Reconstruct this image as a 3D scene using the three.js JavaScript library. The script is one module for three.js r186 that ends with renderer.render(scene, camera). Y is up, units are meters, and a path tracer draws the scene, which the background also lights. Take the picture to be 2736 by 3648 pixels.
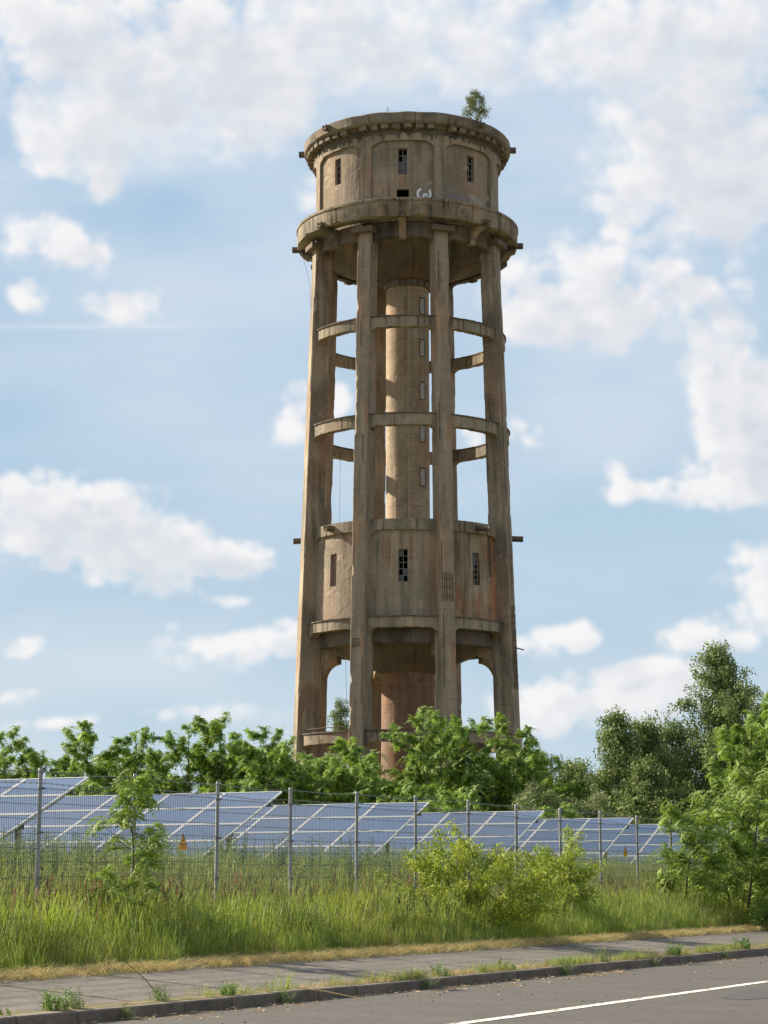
import * as THREE from 'three';
import { mergeGeometries, toCreasedNormals } from 'three/addons/utils/BufferGeometryUtils.js';

// ---------------------------------------------------------------- camera, sky, sun, exposure
const scene = new THREE.Scene();
const EYE = 1.42, PITCH = 9.952 * Math.PI / 180;
const camera = new THREE.PerspectiveCamera(2 * Math.atan(1824 / 7500) * 180 / Math.PI, 768 / 1024, 0.5, 6000);
camera.position.set(0, EYE, 0);
camera.lookAt(0, EYE + Math.sin(PITCH), -Math.cos(PITCH));
const renderer = new THREE.WebGLRenderer({ antialias: true });
renderer.setSize(768, 1024);
renderer.toneMapping = THREE.LinearToneMapping;
renderer.toneMappingExposure = 2.55;
renderer.shadowMap.enabled = true;
const sun = new THREE.DirectionalLight(new THREE.Color(1.0, 0.885, 0.70), 5.0);
sun.position.set(-0.883 * 300, 0.577 * 300, -0.469 * 300);
sun.castShadow = true;
sun.shadow.radius = 1.8;
sun.shadow.mapSize.set(4096, 4096);
Object.assign(sun.shadow.camera, { left: -90, right: 90, top: 90, bottom: -90, near: 10, far: 700 });
sun.target.position.set(0, 15, -80);
sun.position.add(sun.target.position);
scene.add(sun, sun.target);

// ---------------------------------------------------------------- random numbers and noise
function rng(seed) {
  let a = seed >>> 0;
  return () => { a = (a + 0x6D2B79F5) | 0; let t = Math.imul(a ^ (a >>> 15), 1 | a); t = (t + Math.imul(t ^ (t >>> 7), 61 | t)) ^ t; return ((t ^ (t >>> 14)) >>> 0) / 4294967296; };
}
const HT = new Float32Array(4096), PM = new Uint16Array(8192);
{ const r = rng(77); for (let i = 0; i < 4096; i++) { HT[i] = r(); PM[i] = i; }
  for (let i = 4095; i > 0; i--) { const j = Math.floor(r() * (i + 1)); const q = PM[i]; PM[i] = PM[j]; PM[j] = q; }
  for (let i = 0; i < 4096; i++) PM[4096 + i] = PM[i]; }
const sm = (t) => t * t * (3 - 2 * t);
const step = (a, b, x) => sm(Math.min(1, Math.max(0, (x - a) / (b - a))));
const lerp = (a, b, t) => a + (b - a) * t;
const clamp = (x, a = 0, b = 1) => Math.min(b, Math.max(a, x));
function vn3(x, y, z) {
  const X = Math.floor(x), Y = Math.floor(y), Z = Math.floor(z), u = sm(x - X), v = sm(y - Y), w = sm(z - Z);
  const h = (i, j, k) => HT[PM[(PM[(PM[(X + i) & 4095] + Y + j) & 4095] + Z + k) & 4095]];
  return lerp(lerp(lerp(h(0, 0, 0), h(1, 0, 0), u), lerp(h(0, 1, 0), h(1, 1, 0), u), v), lerp(lerp(h(0, 0, 1), h(1, 0, 1), u), lerp(h(0, 1, 1), h(1, 1, 1), u), v), w);
}
function vn2(x, y, px, py, s) { // wraps after px, py cells
  const X = Math.floor(x), Y = Math.floor(y), u = sm(x - X), v = sm(y - Y);
  const mx = (n) => ((n % px) + px) % px, my = (n) => ((n % py) + py) % py;
  const x0 = mx(X), x1 = mx(X + 1), y0 = my(Y), y1 = my(Y + 1);
  const h = (i, j) => HT[PM[(PM[(i + s * 131) & 4095] + j) & 4095]];
  return lerp(lerp(h(x0, y0), h(x1, y0), u), lerp(h(x0, y1), h(x1, y1), u), v);
}
function fb2(u, v, fx, fy, oct, s) { // u, v in 0..1, tiles
  let a = 0.5, t = 0, n = 0;
  for (let i = 0; i < oct; i++) { t += a * vn2(u * fx, v * fy, fx, fy, s + i); n += a; a *= 0.5; fx *= 2; fy *= 2; }
  return t / n;
}
function fb3(x, y, z, oct) { let a = 0.5, t = 0, n = 0; for (let i = 0; i < oct; i++) { t += a * vn3(x, y, z); n += a; a *= 0.52; x = x * 2.03 + 17.1; y = y * 2.03 + 5.3; z = z * 2.03 + 9.7; } return t / n; }

// ---------------------------------------------------------------- sky: clear air and fair-weather clouds
{
  const SKYL = 0.397, W = 4096, H = 2048, data = new Float32Array(W * H * 4);
  // cumulus: azimuth and height of the middle, half width and half height (degrees), thickness
  const C = [[-9.06, 22.16, 2.15, 1.06, 1.25], [-6.25, 21.64, 2.28, 1.19, 1.38], [-4.62, 21.00, 2.28, 1.19, 1.38], [-3.42, 21.74, 1.52, 0.92, 1.12], [-7.98, 20.69, 1.77, 0.73, 1.00], [-7.55, 23.52, 2.02, 0.48, 0.75], [-9.70, 23.10, 1.26, 0.66, 0.88], [-1.01, 23.21, 3.53, 1.19, 0.90], [1.84, 21.74, 2.02, 0.79, 0.69], [3.81, 23.00, 3.02, 1.06, 0.75], [8.59, 21.74, 2.28, 1.32, 1.25], [8.80, 19.94, 1.90, 0.92, 1.00], [8.37, 18.55, 2.02, 1.06, 1.38], [9.87, 19.41, 1.01, 1.58, 1.25], [7.08, 22.37, 1.26, 0.92, 0.88], [10.08, 23.00, 1.01, 0.79, 0.88], [4.69, 16.18, 1.54, 0.99, 1.00], [6.43, 15.20, 1.87, 0.88, 1.10], [8.37, 15.74, 1.54, 0.66, 0.70], [6.32, 16.94, 0.40, 0.61, 0.90], [3.81, 15.09, 0.88, 0.66, 0.70], [9.87, 13.45, 0.99, 0.99, 1.30], [10.19, 12.47, 0.88, 1.10, 1.30], [9.23, 10.60, 1.21, 0.66, 1.20], [9.87, 11.15, 0.88, 0.88, 1.30], [6.86, 10.54, 0.77, 0.35, 0.90], [6.43, 11.15, 0.33, 0.26, 0.70], [4.03, 12.03, 0.55, 0.40, 0.80], [-9.48, 19.62, 0.76, 0.58, 1.19], [-7.98, 19.09, 0.55, 0.53, 1.12], [-9.48, 17.26, 1.21, 0.77, 0.90], [-8.41, 16.94, 0.66, 0.55, 0.60], [-10.02, 15.74, 0.44, 0.40, 0.95], [-7.12, 15.63, 0.99, 0.48, 0.90], [-2.28, 18.38, 0.36, 0.48, 1.06], [-2.44, 12.58, 0.61, 0.77, 1.00], [-1.12, 12.91, 0.44, 0.66, 0.75], [2.39, 12.03, 0.40, 0.48, 0.70], [-9.06, 9.90, 1.98, 0.70, 1.10], [-7.55, 9.02, 1.76, 0.88, 1.20], [-9.91, 9.57, 0.88, 0.77, 1.00], [-6.58, 8.25, 1.10, 0.66, 1.10], [-4.19, 8.54, 0.83, 0.44, 1.15], [-5.17, 8.69, 0.88, 0.40, 0.85], [-4.62, 7.44, 0.83, 0.22, 0.65], [-4.08, 6.00, 1.65, 0.48, 1.15], [-2.87, 6.39, 0.55, 0.44, 0.90], [-5.71, 6.61, 0.33, 0.18, 0.60], [-9.91, 6.22, 0.55, 0.26, 0.70], [-10.02, 4.97, 0.66, 0.22, 0.65], [-9.06, 4.10, 1.32, 0.18, 0.50], [-4.95, 4.32, 1.98, 0.26, 0.45], [4.69, 6.28, 0.77, 0.40, 1.15], [5.56, 6.39, 0.40, 0.44, 1.05], [8.05, 6.33, 0.61, 0.35, 1.10], [9.76, 7.27, 0.99, 0.88, 1.30], [10.08, 8.25, 0.77, 0.55, 1.00], [5.78, 4.76, 1.87, 0.61, 1.30], [4.47, 4.54, 0.99, 0.48, 1.15], [7.08, 5.19, 1.10, 0.40, 1.15], [7.73, 4.86, 0.66, 0.40, 0.90]];
  // round puffs: nearness to scattered points
  const puff = (x, y, k) => { const X = Math.floor(x), Y = Math.floor(y); let d = 9; for (let i = -1; i < 2; i++) for (let j = -1; j < 2; j++) { const h = PM[(PM[(X + i + k * 57) & 4095] + Y + j) & 4095], a = X + i + HT[h] - x, b = Y + j + HT[(h + 913) & 4095] - y; d = Math.min(d, a * a + b * b); } return 1 - Math.min(1, Math.sqrt(d) * 1.05); };
  const den = new Float32Array(W * H / 2), R2D = 180 / Math.PI;
  for (let j = H / 2; j < H; j++) {
    const el = ((j + 0.5) / H - 0.5) * Math.PI, ce = Math.cos(el), y = Math.sin(el), e = el * R2D;
    for (let i = 0; i < W; i++) {
      const th = ((i + 0.5) / W - 0.5) * 2 * Math.PI, x = Math.cos(th) * ce, z = Math.sin(th) * ce;
      const az = Math.atan2(x, -z) * R2D;
      const inF = step(15, 11.5, Math.abs(az)) * step(29, 25, e);
      const oct = inF > 0 ? 6 : 4;
      let n = fb3(x * 24 + 3, y * 38, z * 24, oct);
      let b = 0;
      if (inF > 0) {
        const wx = (fb3(x * 14, y * 22 + 40, z * 14, 3) - 0.5) * 1.6, wy = (fb3(x * 14 + 60, y * 22, z * 14, 3) - 0.5) * 1.0;
        for (const c of C) { const dx = (az + wx - c[0]) / c[2], dy = (e + wy - c[1]) / c[3]; const q = dx * dx + dy * dy; if (q < 6) b += c[4] * Math.exp(-q * 0.88); }
        b = 1 - Math.exp(-b * 1.08);
        const px = az + wx * 0.35, py = e + wy * 0.35, w = 0.5 * puff(px * 0.75, py * 1.0, 1) + 0.3 * puff(px * 1.7, py * 2.1, 2) + 0.2 * puff(px * 3.4, py * 4.2, 3);
        n = lerp(n, 0.45 * n + 0.55 * (w * 1.15 + 0.02), inF);
      }
      const g = clamp((fb3(x * 5 + 11, y * 9, z * 5, 4) - 0.44) * 3.4 + 0.2, 0, 0.9);
      const base = lerp(g, b, inF);
      den[(j - H / 2) * W + i] = clamp((base + (n - 0.5) * 2.2 * Math.min(1, base * 2.0 + 0.1) - 0.33) / lerp(0.44, 0.62, step(15, 22, e)));
    }
  }
  for (let j = 0; j < H; j++) {
    const el = ((j + 0.5) / H - 0.5) * Math.PI, e = el * R2D;
    for (let i = 0; i < W; i++) {
      const o = (j * W + i) * 4;
      const k = clamp(e / 60);
      const t = Math.pow(clamp(e / 26), 0.75);
      let r = lerp(0.56, 0.425, t) * (1 - 0.40 * k), g = lerp(0.69, 0.605, t) * (1 - 0.28 * k), b = lerp(0.77, 0.795, t) * (1 - 0.12 * k);
      if (j >= H / 2) {
        const jj = j - H / 2, d = den[jj * W + i];
        const th = ((i + 0.5) / W - 0.5) * 2 * Math.PI;
        const az = Math.atan2(Math.cos(th), -Math.sin(th)) * R2D;
        // thin veil between the clouds, and an old vapour trail
        const veil = (0.3 + 0.35 * step(14, 24, e)) * clamp(fb3(Math.cos(th) * 9, e * 0.5, Math.sin(th) * 9, 5) * 2.2 - 0.7);
        const tr = Math.abs(az) < 16 && az < -2.6 ? 0.3 * Math.exp(-Math.pow((e - (14.76 + (az + 10.3) * 0.04)) / 0.055, 2)) * step(-3, -8, az) : 0;
        // each cloud shades itself away from the sun
        const up = Math.min(H / 2 - 1, jj + 5), lf = (i - 6 + W) % W;
        const up2 = Math.min(H / 2 - 1, jj + 12), lf2 = (i - 16 + W) % W;
        const occ = den[up * W + lf] * 0.55 + den[up2 * W + lf2] * 0.45;
        const rel = d > 0.08 && Math.abs(az) < 16 && e < 30 ? fb3(Math.cos(th) * 70, e * 1.9, Math.sin(th) * 70, 3) - 0.5 : 0;
        const lit = clamp(1.08 - occ * 0.85 * d + rel * 0.9);
        const cr = lerp(0.68, 0.94, lit), cg = lerp(0.705, 0.925, lit), cb = lerp(0.765, 0.925, lit);
        const a = clamp(Math.pow(d, 1.1) * 0.95 + veil * (1 - d) + tr * (1 - d));
        r = lerp(r, cr, a); g = lerp(g, cg, a); b = lerp(b, cb, a);
      } else { r = 0.16; g = 0.16; b = 0.12; }
      data[o] = r * SKYL; data[o + 1] = g * SKYL; data[o + 2] = b * SKYL; data[o + 3] = 1;
    }
  }
  const tx = new THREE.DataTexture(data, W, H, THREE.RGBAFormat, THREE.FloatType);
  tx.mapping = THREE.EquirectangularReflectionMapping; tx.magFilter = THREE.LinearFilter; tx.minFilter = THREE.LinearFilter;
  tx.colorSpace = THREE.LinearSRGBColorSpace; tx.needsUpdate = true;
  scene.background = tx; scene.environment = tx;
}

// ---------------------------------------------------------------- helpers
const V = (x, y, z) => new THREE.Vector3(x, y, z);
const taken = {};
function numbered(n) { if (!(n in taken)) { taken[n] = 0; return n; } taken[n]++; return `${n}_${String(taken[n]).padStart(3, '0')}`; }
function add(o, name, data) { o.name = numbered(name); Object.assign(o.userData, data); scene.add(o); return o; }
function part(geo, mat, name, parent) { const m = new THREE.Mesh(geo, mat); m.name = name; m.castShadow = m.receiveShadow = true; parent.add(m); return m; }
class MB { // collects triangles
  constructor() { this.p = []; this.u = []; this.ix = []; this.n = 0; }
  v(x, y, z, a = 0, b = 0) { this.p.push(x, y, z); this.u.push(a, b); return this.n++; }
  quad(a, b, c, d) { this.ix.push(a, b, c, a, c, d); }
  tri(a, b, c) { this.ix.push(a, b, c); }
  face(P, U) { const k = P.map((q, i) => this.v(q[0], q[1], q[2], U ? U[i][0] : 0, U ? U[i][1] : 0)); if (k.length === 4) this.quad(...k); else this.tri(...k); }
  geo(flat = true) {
    let g = new THREE.BufferGeometry();
    g.setAttribute('position', new THREE.Float32BufferAttribute(this.p, 3)); g.setAttribute('uv', new THREE.Float32BufferAttribute(this.u, 2)); g.setIndex(this.ix);
    if (flat) g = g.toNonIndexed();
    g.computeVertexNormals(); return g;
  }
}
// box between two corners with uv in metres
function boxG(w, h, d, bev = 0) {
  const g = new THREE.BoxGeometry(w, h, d), p = g.attributes.position, n = g.attributes.normal, u = g.attributes.uv;
  for (let i = 0; i < p.count; i++) {
    const ax = Math.abs(n.getX(i)), ay = Math.abs(n.getY(i));
    if (ax > 0.5) u.setXY(i, p.getZ(i), p.getY(i)); else if (ay > 0.5) u.setXY(i, p.getX(i), p.getZ(i)); else u.setXY(i, p.getX(i), p.getY(i));
  }
  return g;
}
function shift(g, x, y, z, ry = 0) { if (ry) g.rotateY(ry); g.translate(x, y, z); return g; }
function tube(mb, pts, radii, sides = 5, cap = false) {
  const up = V(0, 1, 0), T = V(), N = V(), B = V(); let prev = null, len = 0;
  for (let i = 0; i < pts.length; i++) {
    T.subVectors(pts[Math.min(i + 1, pts.length - 1)], pts[Math.max(i - 1, 0)]).normalize();
    if (i === 0) N.crossVectors(T, Math.abs(T.y) > 0.9 ? V(1, 0, 0) : up).normalize(); else N.addScaledVector(T, -N.dot(T)).normalize();
    B.crossVectors(T, N);
    if (i) len += pts[i].distanceTo(pts[i - 1]);
    const ring = [];
    for (let k = 0; k <= sides; k++) { const a = k / sides * 2 * Math.PI, c = Math.cos(a) * radii[i], s = Math.sin(a) * radii[i]; ring.push(mb.v(pts[i].x + N.x * c + B.x * s, pts[i].y + N.y * c + B.y * s, pts[i].z + N.z * c + B.z * s, k / sides * 2 * Math.PI * radii[i], len)); }
    if (prev) for (let k = 0; k < sides; k++) mb.quad(prev[k], ring[k], ring[k + 1], prev[k + 1]);
    if (cap && (i === 0 || i === pts.length - 1)) { const c = mb.v(pts[i].x, pts[i].y, pts[i].z); for (let k = 0; k < sides; k++) i ? mb.tri(ring[k], c, ring[k + 1]) : mb.tri(ring[k + 1], c, ring[k]); }
    prev = ring;
  }
}
const s2 = (c) => { c = clamp(c); return 255 * (c <= 0.0031308 ? c * 12.92 : 1.055 * Math.pow(c, 1 / 2.4) - 0.055); };
function tex(W, H, fn, srgb = true) { // fn(u, v) -> [r, g, b] linear, or one number
  const d = new Uint8Array(W * H * 4);
  for (let j = 0; j < H; j++) for (let i = 0; i < W; i++) {
    const c = fn((i + 0.5) / W, (j + 0.5) / H), o = (j * W + i) * 4;
    if (srgb) { d[o] = s2(c[0]); d[o + 1] = s2(c[1]); d[o + 2] = s2(c[2]); } else { d[o] = d[o + 1] = d[o + 2] = 255 * clamp(c); }
    d[o + 3] = 255;
  }
  const t = new THREE.DataTexture(d, W, H); t.wrapS = t.wrapT = THREE.RepeatWrapping; t.magFilter = THREE.LinearFilter; t.minFilter = THREE.LinearMipmapLinearFilter; t.generateMipmaps = true;
  if (srgb) t.colorSpace = THREE.SRGBColorSpace;
  t.needsUpdate = true; return t;
}
const rep = (t, m) => { const c = t.clone(); c.repeat.set(1 / m, 1 / m); c.needsUpdate = true; return c; };
const std = (o) => new THREE.MeshStandardMaterial({ roughness: 0.9, ...o });
const rgb = (r, g, b) => new THREE.Color().setRGB(r, g, b);
// the lie of the land: s runs along the road, t across it towards the tower
const AL = 27.5 * Math.PI / 180, SA = Math.sin(AL), CA = Math.cos(AL), ROADTURN = Math.PI / 2 - AL;
const st = (s, t, y) => [s * SA - t * CA, y, -(s * CA + t * SA)];
const toST = (x, z) => [x * SA - z * CA, -x * CA - z * SA];
// ---------------------------------------------------------------- ground, road, path, kerb
const PROF = [[-900, -0.4], [-60, -0.2], [-6.4, -0.06], [12.8, -0.06], [13.05, 0.03], [15.2, 0.2], [15.34, 0.3], [16.5, 0.42], [18.15, 0.6], [22, 0.92], [30, 1.08], [60, 1.2], [900, 1.3], [3000, 1.3]];
function prof(t) { for (let i = 1; i < PROF.length; i++) if (t <= PROF[i][0]) { const a = PROF[i - 1], b = PROF[i]; return lerp(a[1], b[1], clamp((t - a[0]) / (b[0] - a[0]))); } return 1.3; }
function gh(x, z) {
  const [s, t] = toST(x, z);
  let h = prof(t);
  if (t > 15.4) h += (vn3(x * 0.7, 3, z * 0.7) - 0.5) * 0.12 * step(15.4, 17, t);
  const q = Math.pow((x + 12) / 13, 2) + Math.pow((z + 141) / 11, 2);
  h += 5.4 * Math.exp(-q) * (0.85 + 0.3 * vn3(x * 0.3, 9, z * 0.3));
  return h;
}
const soilT = tex(512, 512, (u, v) => { const n = fb2(u, v, 6, 6, 6, 3), m = fb2(u, v, 40, 40, 3, 8), g = step(0.4, 0.62, n); return [lerp(0.24, 0.14, g) * (0.6 + 0.8 * m), lerp(0.18, 0.15, g) * (0.6 + 0.8 * m), lerp(0.10, 0.05, g) * (0.6 + 0.8 * m)]; });
const soilM = std({ map: rep(soilT, 7), roughness: 1 });
{
  const S = [-1500, -300, -80], T = [-900, -200, -60, -6.4, 12.8, 13.05];
  for (let s = -20; s <= 190; s += 1.6) S.push(s);
  S.push(230, 300, 500, 900, 3000);
  T.push(15.2, 15.34, 15.5);
  for (let t = 15.9; t < 30; t += 0.7) T.push(t);
  for (let t = 31; t < 130; t += 1.6) T.push(t);
  T.push(150, 200, 300, 600, 1200, 3000);
  const mb = new MB();
  for (const s of S) for (const t of T) { const [x, , z] = st(s, t, 0); mb.v(x, gh(x, z), z, x, z); }
  for (let i = 0; i < S.length - 1; i++) for (let j = 0; j < T.length - 1; j++) { const a = i * T.length + j, b = a + T.length; mb.quad(a, b, b + 1, a + 1); }
  const m = new THREE.Mesh(mb.geo(false), soilM); m.receiveShadow = true; add(m, 'ground', { kind: 'structure', label: 'bare earth and dry grass under the plants' });
}
// asphalt with visible aggregate
function asphalt(seed, base, spread) {
  const r = rng(seed), S = 1024, sp = new Float32Array(S * S).fill(0);
  for (let k = 0; k < 26000; k++) { const x = Math.floor(r() * S), y = Math.floor(r() * S), a = (r() - 0.42) * 1.3, q = r() < 0.25 ? 2 : 1; for (let i = 0; i < q; i++) for (let j = 0; j < q; j++) sp[((y + j) % S) * S + (x + i) % S] = a; }
  return tex(S, S, (u, v) => {
    const g = sp[Math.min(S - 1, Math.floor(v * S)) * S + Math.min(S - 1, Math.floor(u * S))];
    const n = fb2(u, v, 5, 5, 5, seed), f = fb2(u, v, 90, 90, 2, seed + 5), k = base * (0.78 + 0.5 * n) * (0.62 + 0.76 * f) * (1 + spread * g) * (1 - 0.16 * step(0.55, 0.7, fb2(u, v, 17, 17, 3, seed + 9)));
    return [k * 1.17, k * 1.0, k * 0.86];
  });
}
const roadT = asphalt(11, 0.044, 1.2), pathT = asphalt(23, 0.092, 0.6);
const roadM = std({ map: rep(roadT, 3.1), roughness: 0.92 }), pathM = std({ map: rep(pathT, 4.3), roughness: 0.95 });
function strip(name, mat, t0, t1, y0, y1, label, nt = 1, s0 = -60, s1 = 260, wob = 0) {
  const mb = new MB(), N = Math.round((s1 - s0) / 0.8);
  for (let i = 0; i <= N; i++) for (let j = 0; j <= nt; j++) {
    const s = lerp(s0, s1, i / N), edge = wob ? (vn3(s * 1.7, j * 7, 2) - 0.5) * wob + (vn3(s * 6, j * 3, 4) - 0.5) * wob * 0.5 : 0;
    const t = lerp(t0, t1, j / nt) + edge, q = st(s, t, lerp(y0, y1, j / nt)); mb.v(q[0], q[1], q[2], s, t);
  }
  for (let i = 0; i < N; i++) for (let j = 0; j < nt; j++) { const a = i * (nt + 1) + j, b = a + nt + 1; mb.quad(a, b, b + 1, a + 1); }
  const m = new THREE.Mesh(mb.geo(false), mat); m.receiveShadow = true; return add(m, name, { kind: 'structure', label });
}
strip('road', roadM, -6.3, 12.83, 0, 0, 'grey asphalt road with coarse stone chips', 4);
strip('footpath', pathM, 13.12, 15.3, 0.122, 0.285, 'brownish grey asphalt footpath beside the kerb', 3, -60, 260, 0.05);
const lineT = tex(512, 128, (u, v) => { const w = fb2(u, v, 40, 10, 4, 41), k = 0.6 * (0.82 + 0.3 * fb2(u, v, 16, 4, 4, 4)); return w > 0.66 ? [0.16, 0.14, 0.12] : [k, k * 0.96, k * 0.86]; });
{ const c = lineT.clone(); c.repeat.set(1 / 2.6, 1 / 0.6); c.needsUpdate = true; strip('lane_marking', std({ map: c, roughness: 0.8 }), 9.33, 9.5, 0.005, 0.005, 'worn white line painted along the road', 1, -40, 200, 0.012); }
{ // old repair in the road, at the right
  const mb = new MB(), c = st(27.6, 8.4, 0.004), N = 22; const o = mb.v(c[0], c[1], c[2], c[0], c[2]); const ids = [];
  for (let k = 0; k < N; k++) { const a = k / N * 6.283, q = st(27.6 + Math.cos(a) * (1.9 + vn3(k, 2, 5) * 0.9), 8.4 + Math.sin(a) * (0.4 + vn3(k, 8, 1) * 0.25), 0.004); ids.push(mb.v(q[0], q[1], q[2], q[0], q[2])); }
  ids.forEach((a, k) => mb.tri(o, ids[(k + 1) % N], a));
  const m = new THREE.Mesh(mb.geo(false), std({ map: rep(roadT, 2.2), color: rgb(0.82, 0.88, 1.0), roughness: 0.75 })); add(m, 'tar_patch', { kind: 'structure', label: 'bluish dark tar patch in the road' });
}
strip('verge_soil', std({ map: rep(soilT, 1.3), color: rgb(0.7, 0.62, 0.5), roughness: 1 }), 13.02, 13.2, 0.126, 0.134, 'strip of dark soil behind the kerb', 2, -10, 120, 0.09);
const kerbT = tex(512, 512, (u, v) => { const n = fb2(u, v, 5, 5, 6, 61), f = fb2(u, v, 60, 60, 2, 66), k = 0.115 * (0.6 + 0.6 * n) * (0.75 + 0.5 * f); return [k * 1.25, k, k * 0.76]; });
{
  const kerb = add(new THREE.Group(), 'kerb', { kind: 'structure', label: 'row of grey concrete kerbstones along the road' });
  const mats = [1, 0.86, 1.1, 0.95].map((k, i) => { const t = rep(kerbT, 1.7); t.offset.set(i * 0.31, i * 0.17); return std({ map: t, color: rgb(k, k, k) }); });
  const sh = new THREE.Shape(); sh.moveTo(-0.08, -0.16); sh.lineTo(0.08, -0.16); sh.lineTo(0.072, 0.098); sh.quadraticCurveTo(0.07, 0.122, 0.05, 0.124); sh.lineTo(-0.08, 0.126); sh.closePath();
  const geos = [0.988, 0.98].map((L) => { const g = new THREE.ExtrudeGeometry(sh, { depth: L, bevelEnabled: false, curveSegments: 4 }); g.translate(0, 0, -L / 2); g.rotateY(-Math.PI / 2); return g; });
  const r = rng(5);
  for (let k = 0; k < 74; k++) { const m = part(geos[k % 2], mats[Math.floor(r() * 4)], 'kerbstone', kerb), q = st(8.5 + k, 12.95 + (r() - 0.5) * 0.012, (r() - 0.5) * 0.014); m.position.set(...q); m.rotation.set((r() - 0.5) * 0.012, ROADTURN + (r() - 0.5) * 0.01, 0); m.rotation.order = 'YXZ'; }
}
// ---------------------------------------------------------------- the water tower
// weathered concrete: board marks, runs of water, rust bleeding through, soot
function concrete(seed, base, rust, soot, run, course = 0) {
  return tex(1024, 1024, (u, v) => {
    const big = fb2(u, v, 4, 4, 5, seed), mid = fb2(u, v, 14, 14, 4, seed + 3), fine = fb2(u, v, 110, 110, 3, seed + 6);
    const streak = fb2(u, v, 70, 4, 4, seed + 9), broad = fb2(u, v, 22, 3, 4, seed + 12);
    let k = (0.66 + 0.5 * big) * (0.82 + 0.36 * mid) * (0.85 + 0.3 * fine);
    k *= 1 - run * 0.62 * step(0.53, 0.76, streak) * step(0.35, 0.6, broad);
    k *= 1 + run * 0.32 * step(0.60, 0.78, fb2(u, v, 60, 5, 3, seed + 15));
    const lift = Math.abs(((v * 13) % 1) - 0.5); if (lift > 0.486) k *= 1 - 0.3 * step(0.4, 0.6, fb2(u, v, 12, 26, 2, seed + 40)); // joints between pours
    const bd = u * 96, bi = Math.floor(bd); k *= 0.93 + 0.14 * HT[(bi * 71 + seed) & 4095]; if (bd - bi < 0.12) k *= 0.94; // marks of the boards
    let c = [base[0] * k, base[1] * k, base[2] * k];
    const R = rust * step(0.50, 0.72, fb2(u, v, 9, 4, 5, seed + 20)) * (0.45 + 0.55 * step(0.4, 0.6, fb2(u, v, 40, 8, 3, seed + 22)));
    c = [lerp(c[0], 0.34 * k, R), lerp(c[1], 0.15 * k, R), lerp(c[2], 0.065 * k, R)];
    const S = soot * step(0.5, 0.7, fb2(u, v, 10, 6, 5, seed + 25)) * (0.5 + 0.5 * streak);
    c = c.map((q) => q * (1 - 0.72 * S));
    const P = step(0.72, 0.76, fb2(u, v, 26, 26, 4, seed + 30)); // patches of lost skin
    c = [lerp(c[0], base[0] * 1.22, P * 0.4), lerp(c[1], base[1] * 1.2, P * 0.4), lerp(c[2], base[2] * 1.18, P * 0.4)];
    if (course) { const row = Math.floor(v * 52), fv = v * 52 - row, fu = u * 26 + (row % 2) * 0.5, cu = Math.floor(fu), tone = HT[(row * 37 + (cu % 26) * 101 + seed) & 4095]; const j = fv < 0.12 || fu - cu < 0.06 ? 0.88 : 1; c = c.map((q) => q * j * (0.9 + 0.18 * tone)); }
    return c;
  });
}
const BASE = [0.255, 0.207, 0.153];
const TL = 16;
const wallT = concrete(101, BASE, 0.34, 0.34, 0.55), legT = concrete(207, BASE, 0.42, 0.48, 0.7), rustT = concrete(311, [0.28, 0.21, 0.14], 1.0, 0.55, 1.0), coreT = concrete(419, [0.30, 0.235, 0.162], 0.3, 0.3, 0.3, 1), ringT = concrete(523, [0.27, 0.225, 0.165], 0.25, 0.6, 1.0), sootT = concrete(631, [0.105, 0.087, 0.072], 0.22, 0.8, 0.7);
const brickShaftT = concrete(733, [0.20, 0.125, 0.085], 0.4, 0.4, 0.4, 1);
const bumpT = tex(1024, 1024, (u, v) => 0.5 * fb2(u, v, 70, 8, 4, 71) + 0.3 * fb2(u, v, 60, 60, 4, 77) + 0.35 * step(0.62, 0.7, fb2(u, v, 18, 18, 4, 79)), false);
const tm = (t, ox = 0, oy = 0, col = 1) => { const m = rep(t, TL); m.offset.set(ox, oy); return std({ map: m, bumpMap: rep(bumpT, TL), bumpScale: 0.03, color: rgb(col, col, col), roughness: 0.95 }); };
const wallM = [0, 1, 2, 3].map((i) => tm(wallT, i * 0.27, i * 0.39)), legM = [0, 1, 2, 3].map((i) => tm(legT, i * 0.23, i * 0.31)), rustM = tm(rustT), coreM = tm(coreT), ringM = [0, 1].map((i) => tm(ringT, i * 0.37, i * 0.2)), sootShadeM = tm(sootT), beamM = [0, 1, 2].map((i) => tm(ringT, i * 0.4, i * 0.53, 0.9));
const rustSteel = std({ color: rgb(0.06, 0.032, 0.02), roughness: 0.85 }), darkSteel = std({ color: rgb(0.035, 0.034, 0.032), roughness: 0.7 });
const D2R = Math.PI / 180, PAN = -3.4;
const cyl = (deg, r, y) => [Math.sin(deg * D2R) * r, y, Math.cos(deg * D2R) * r];
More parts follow.
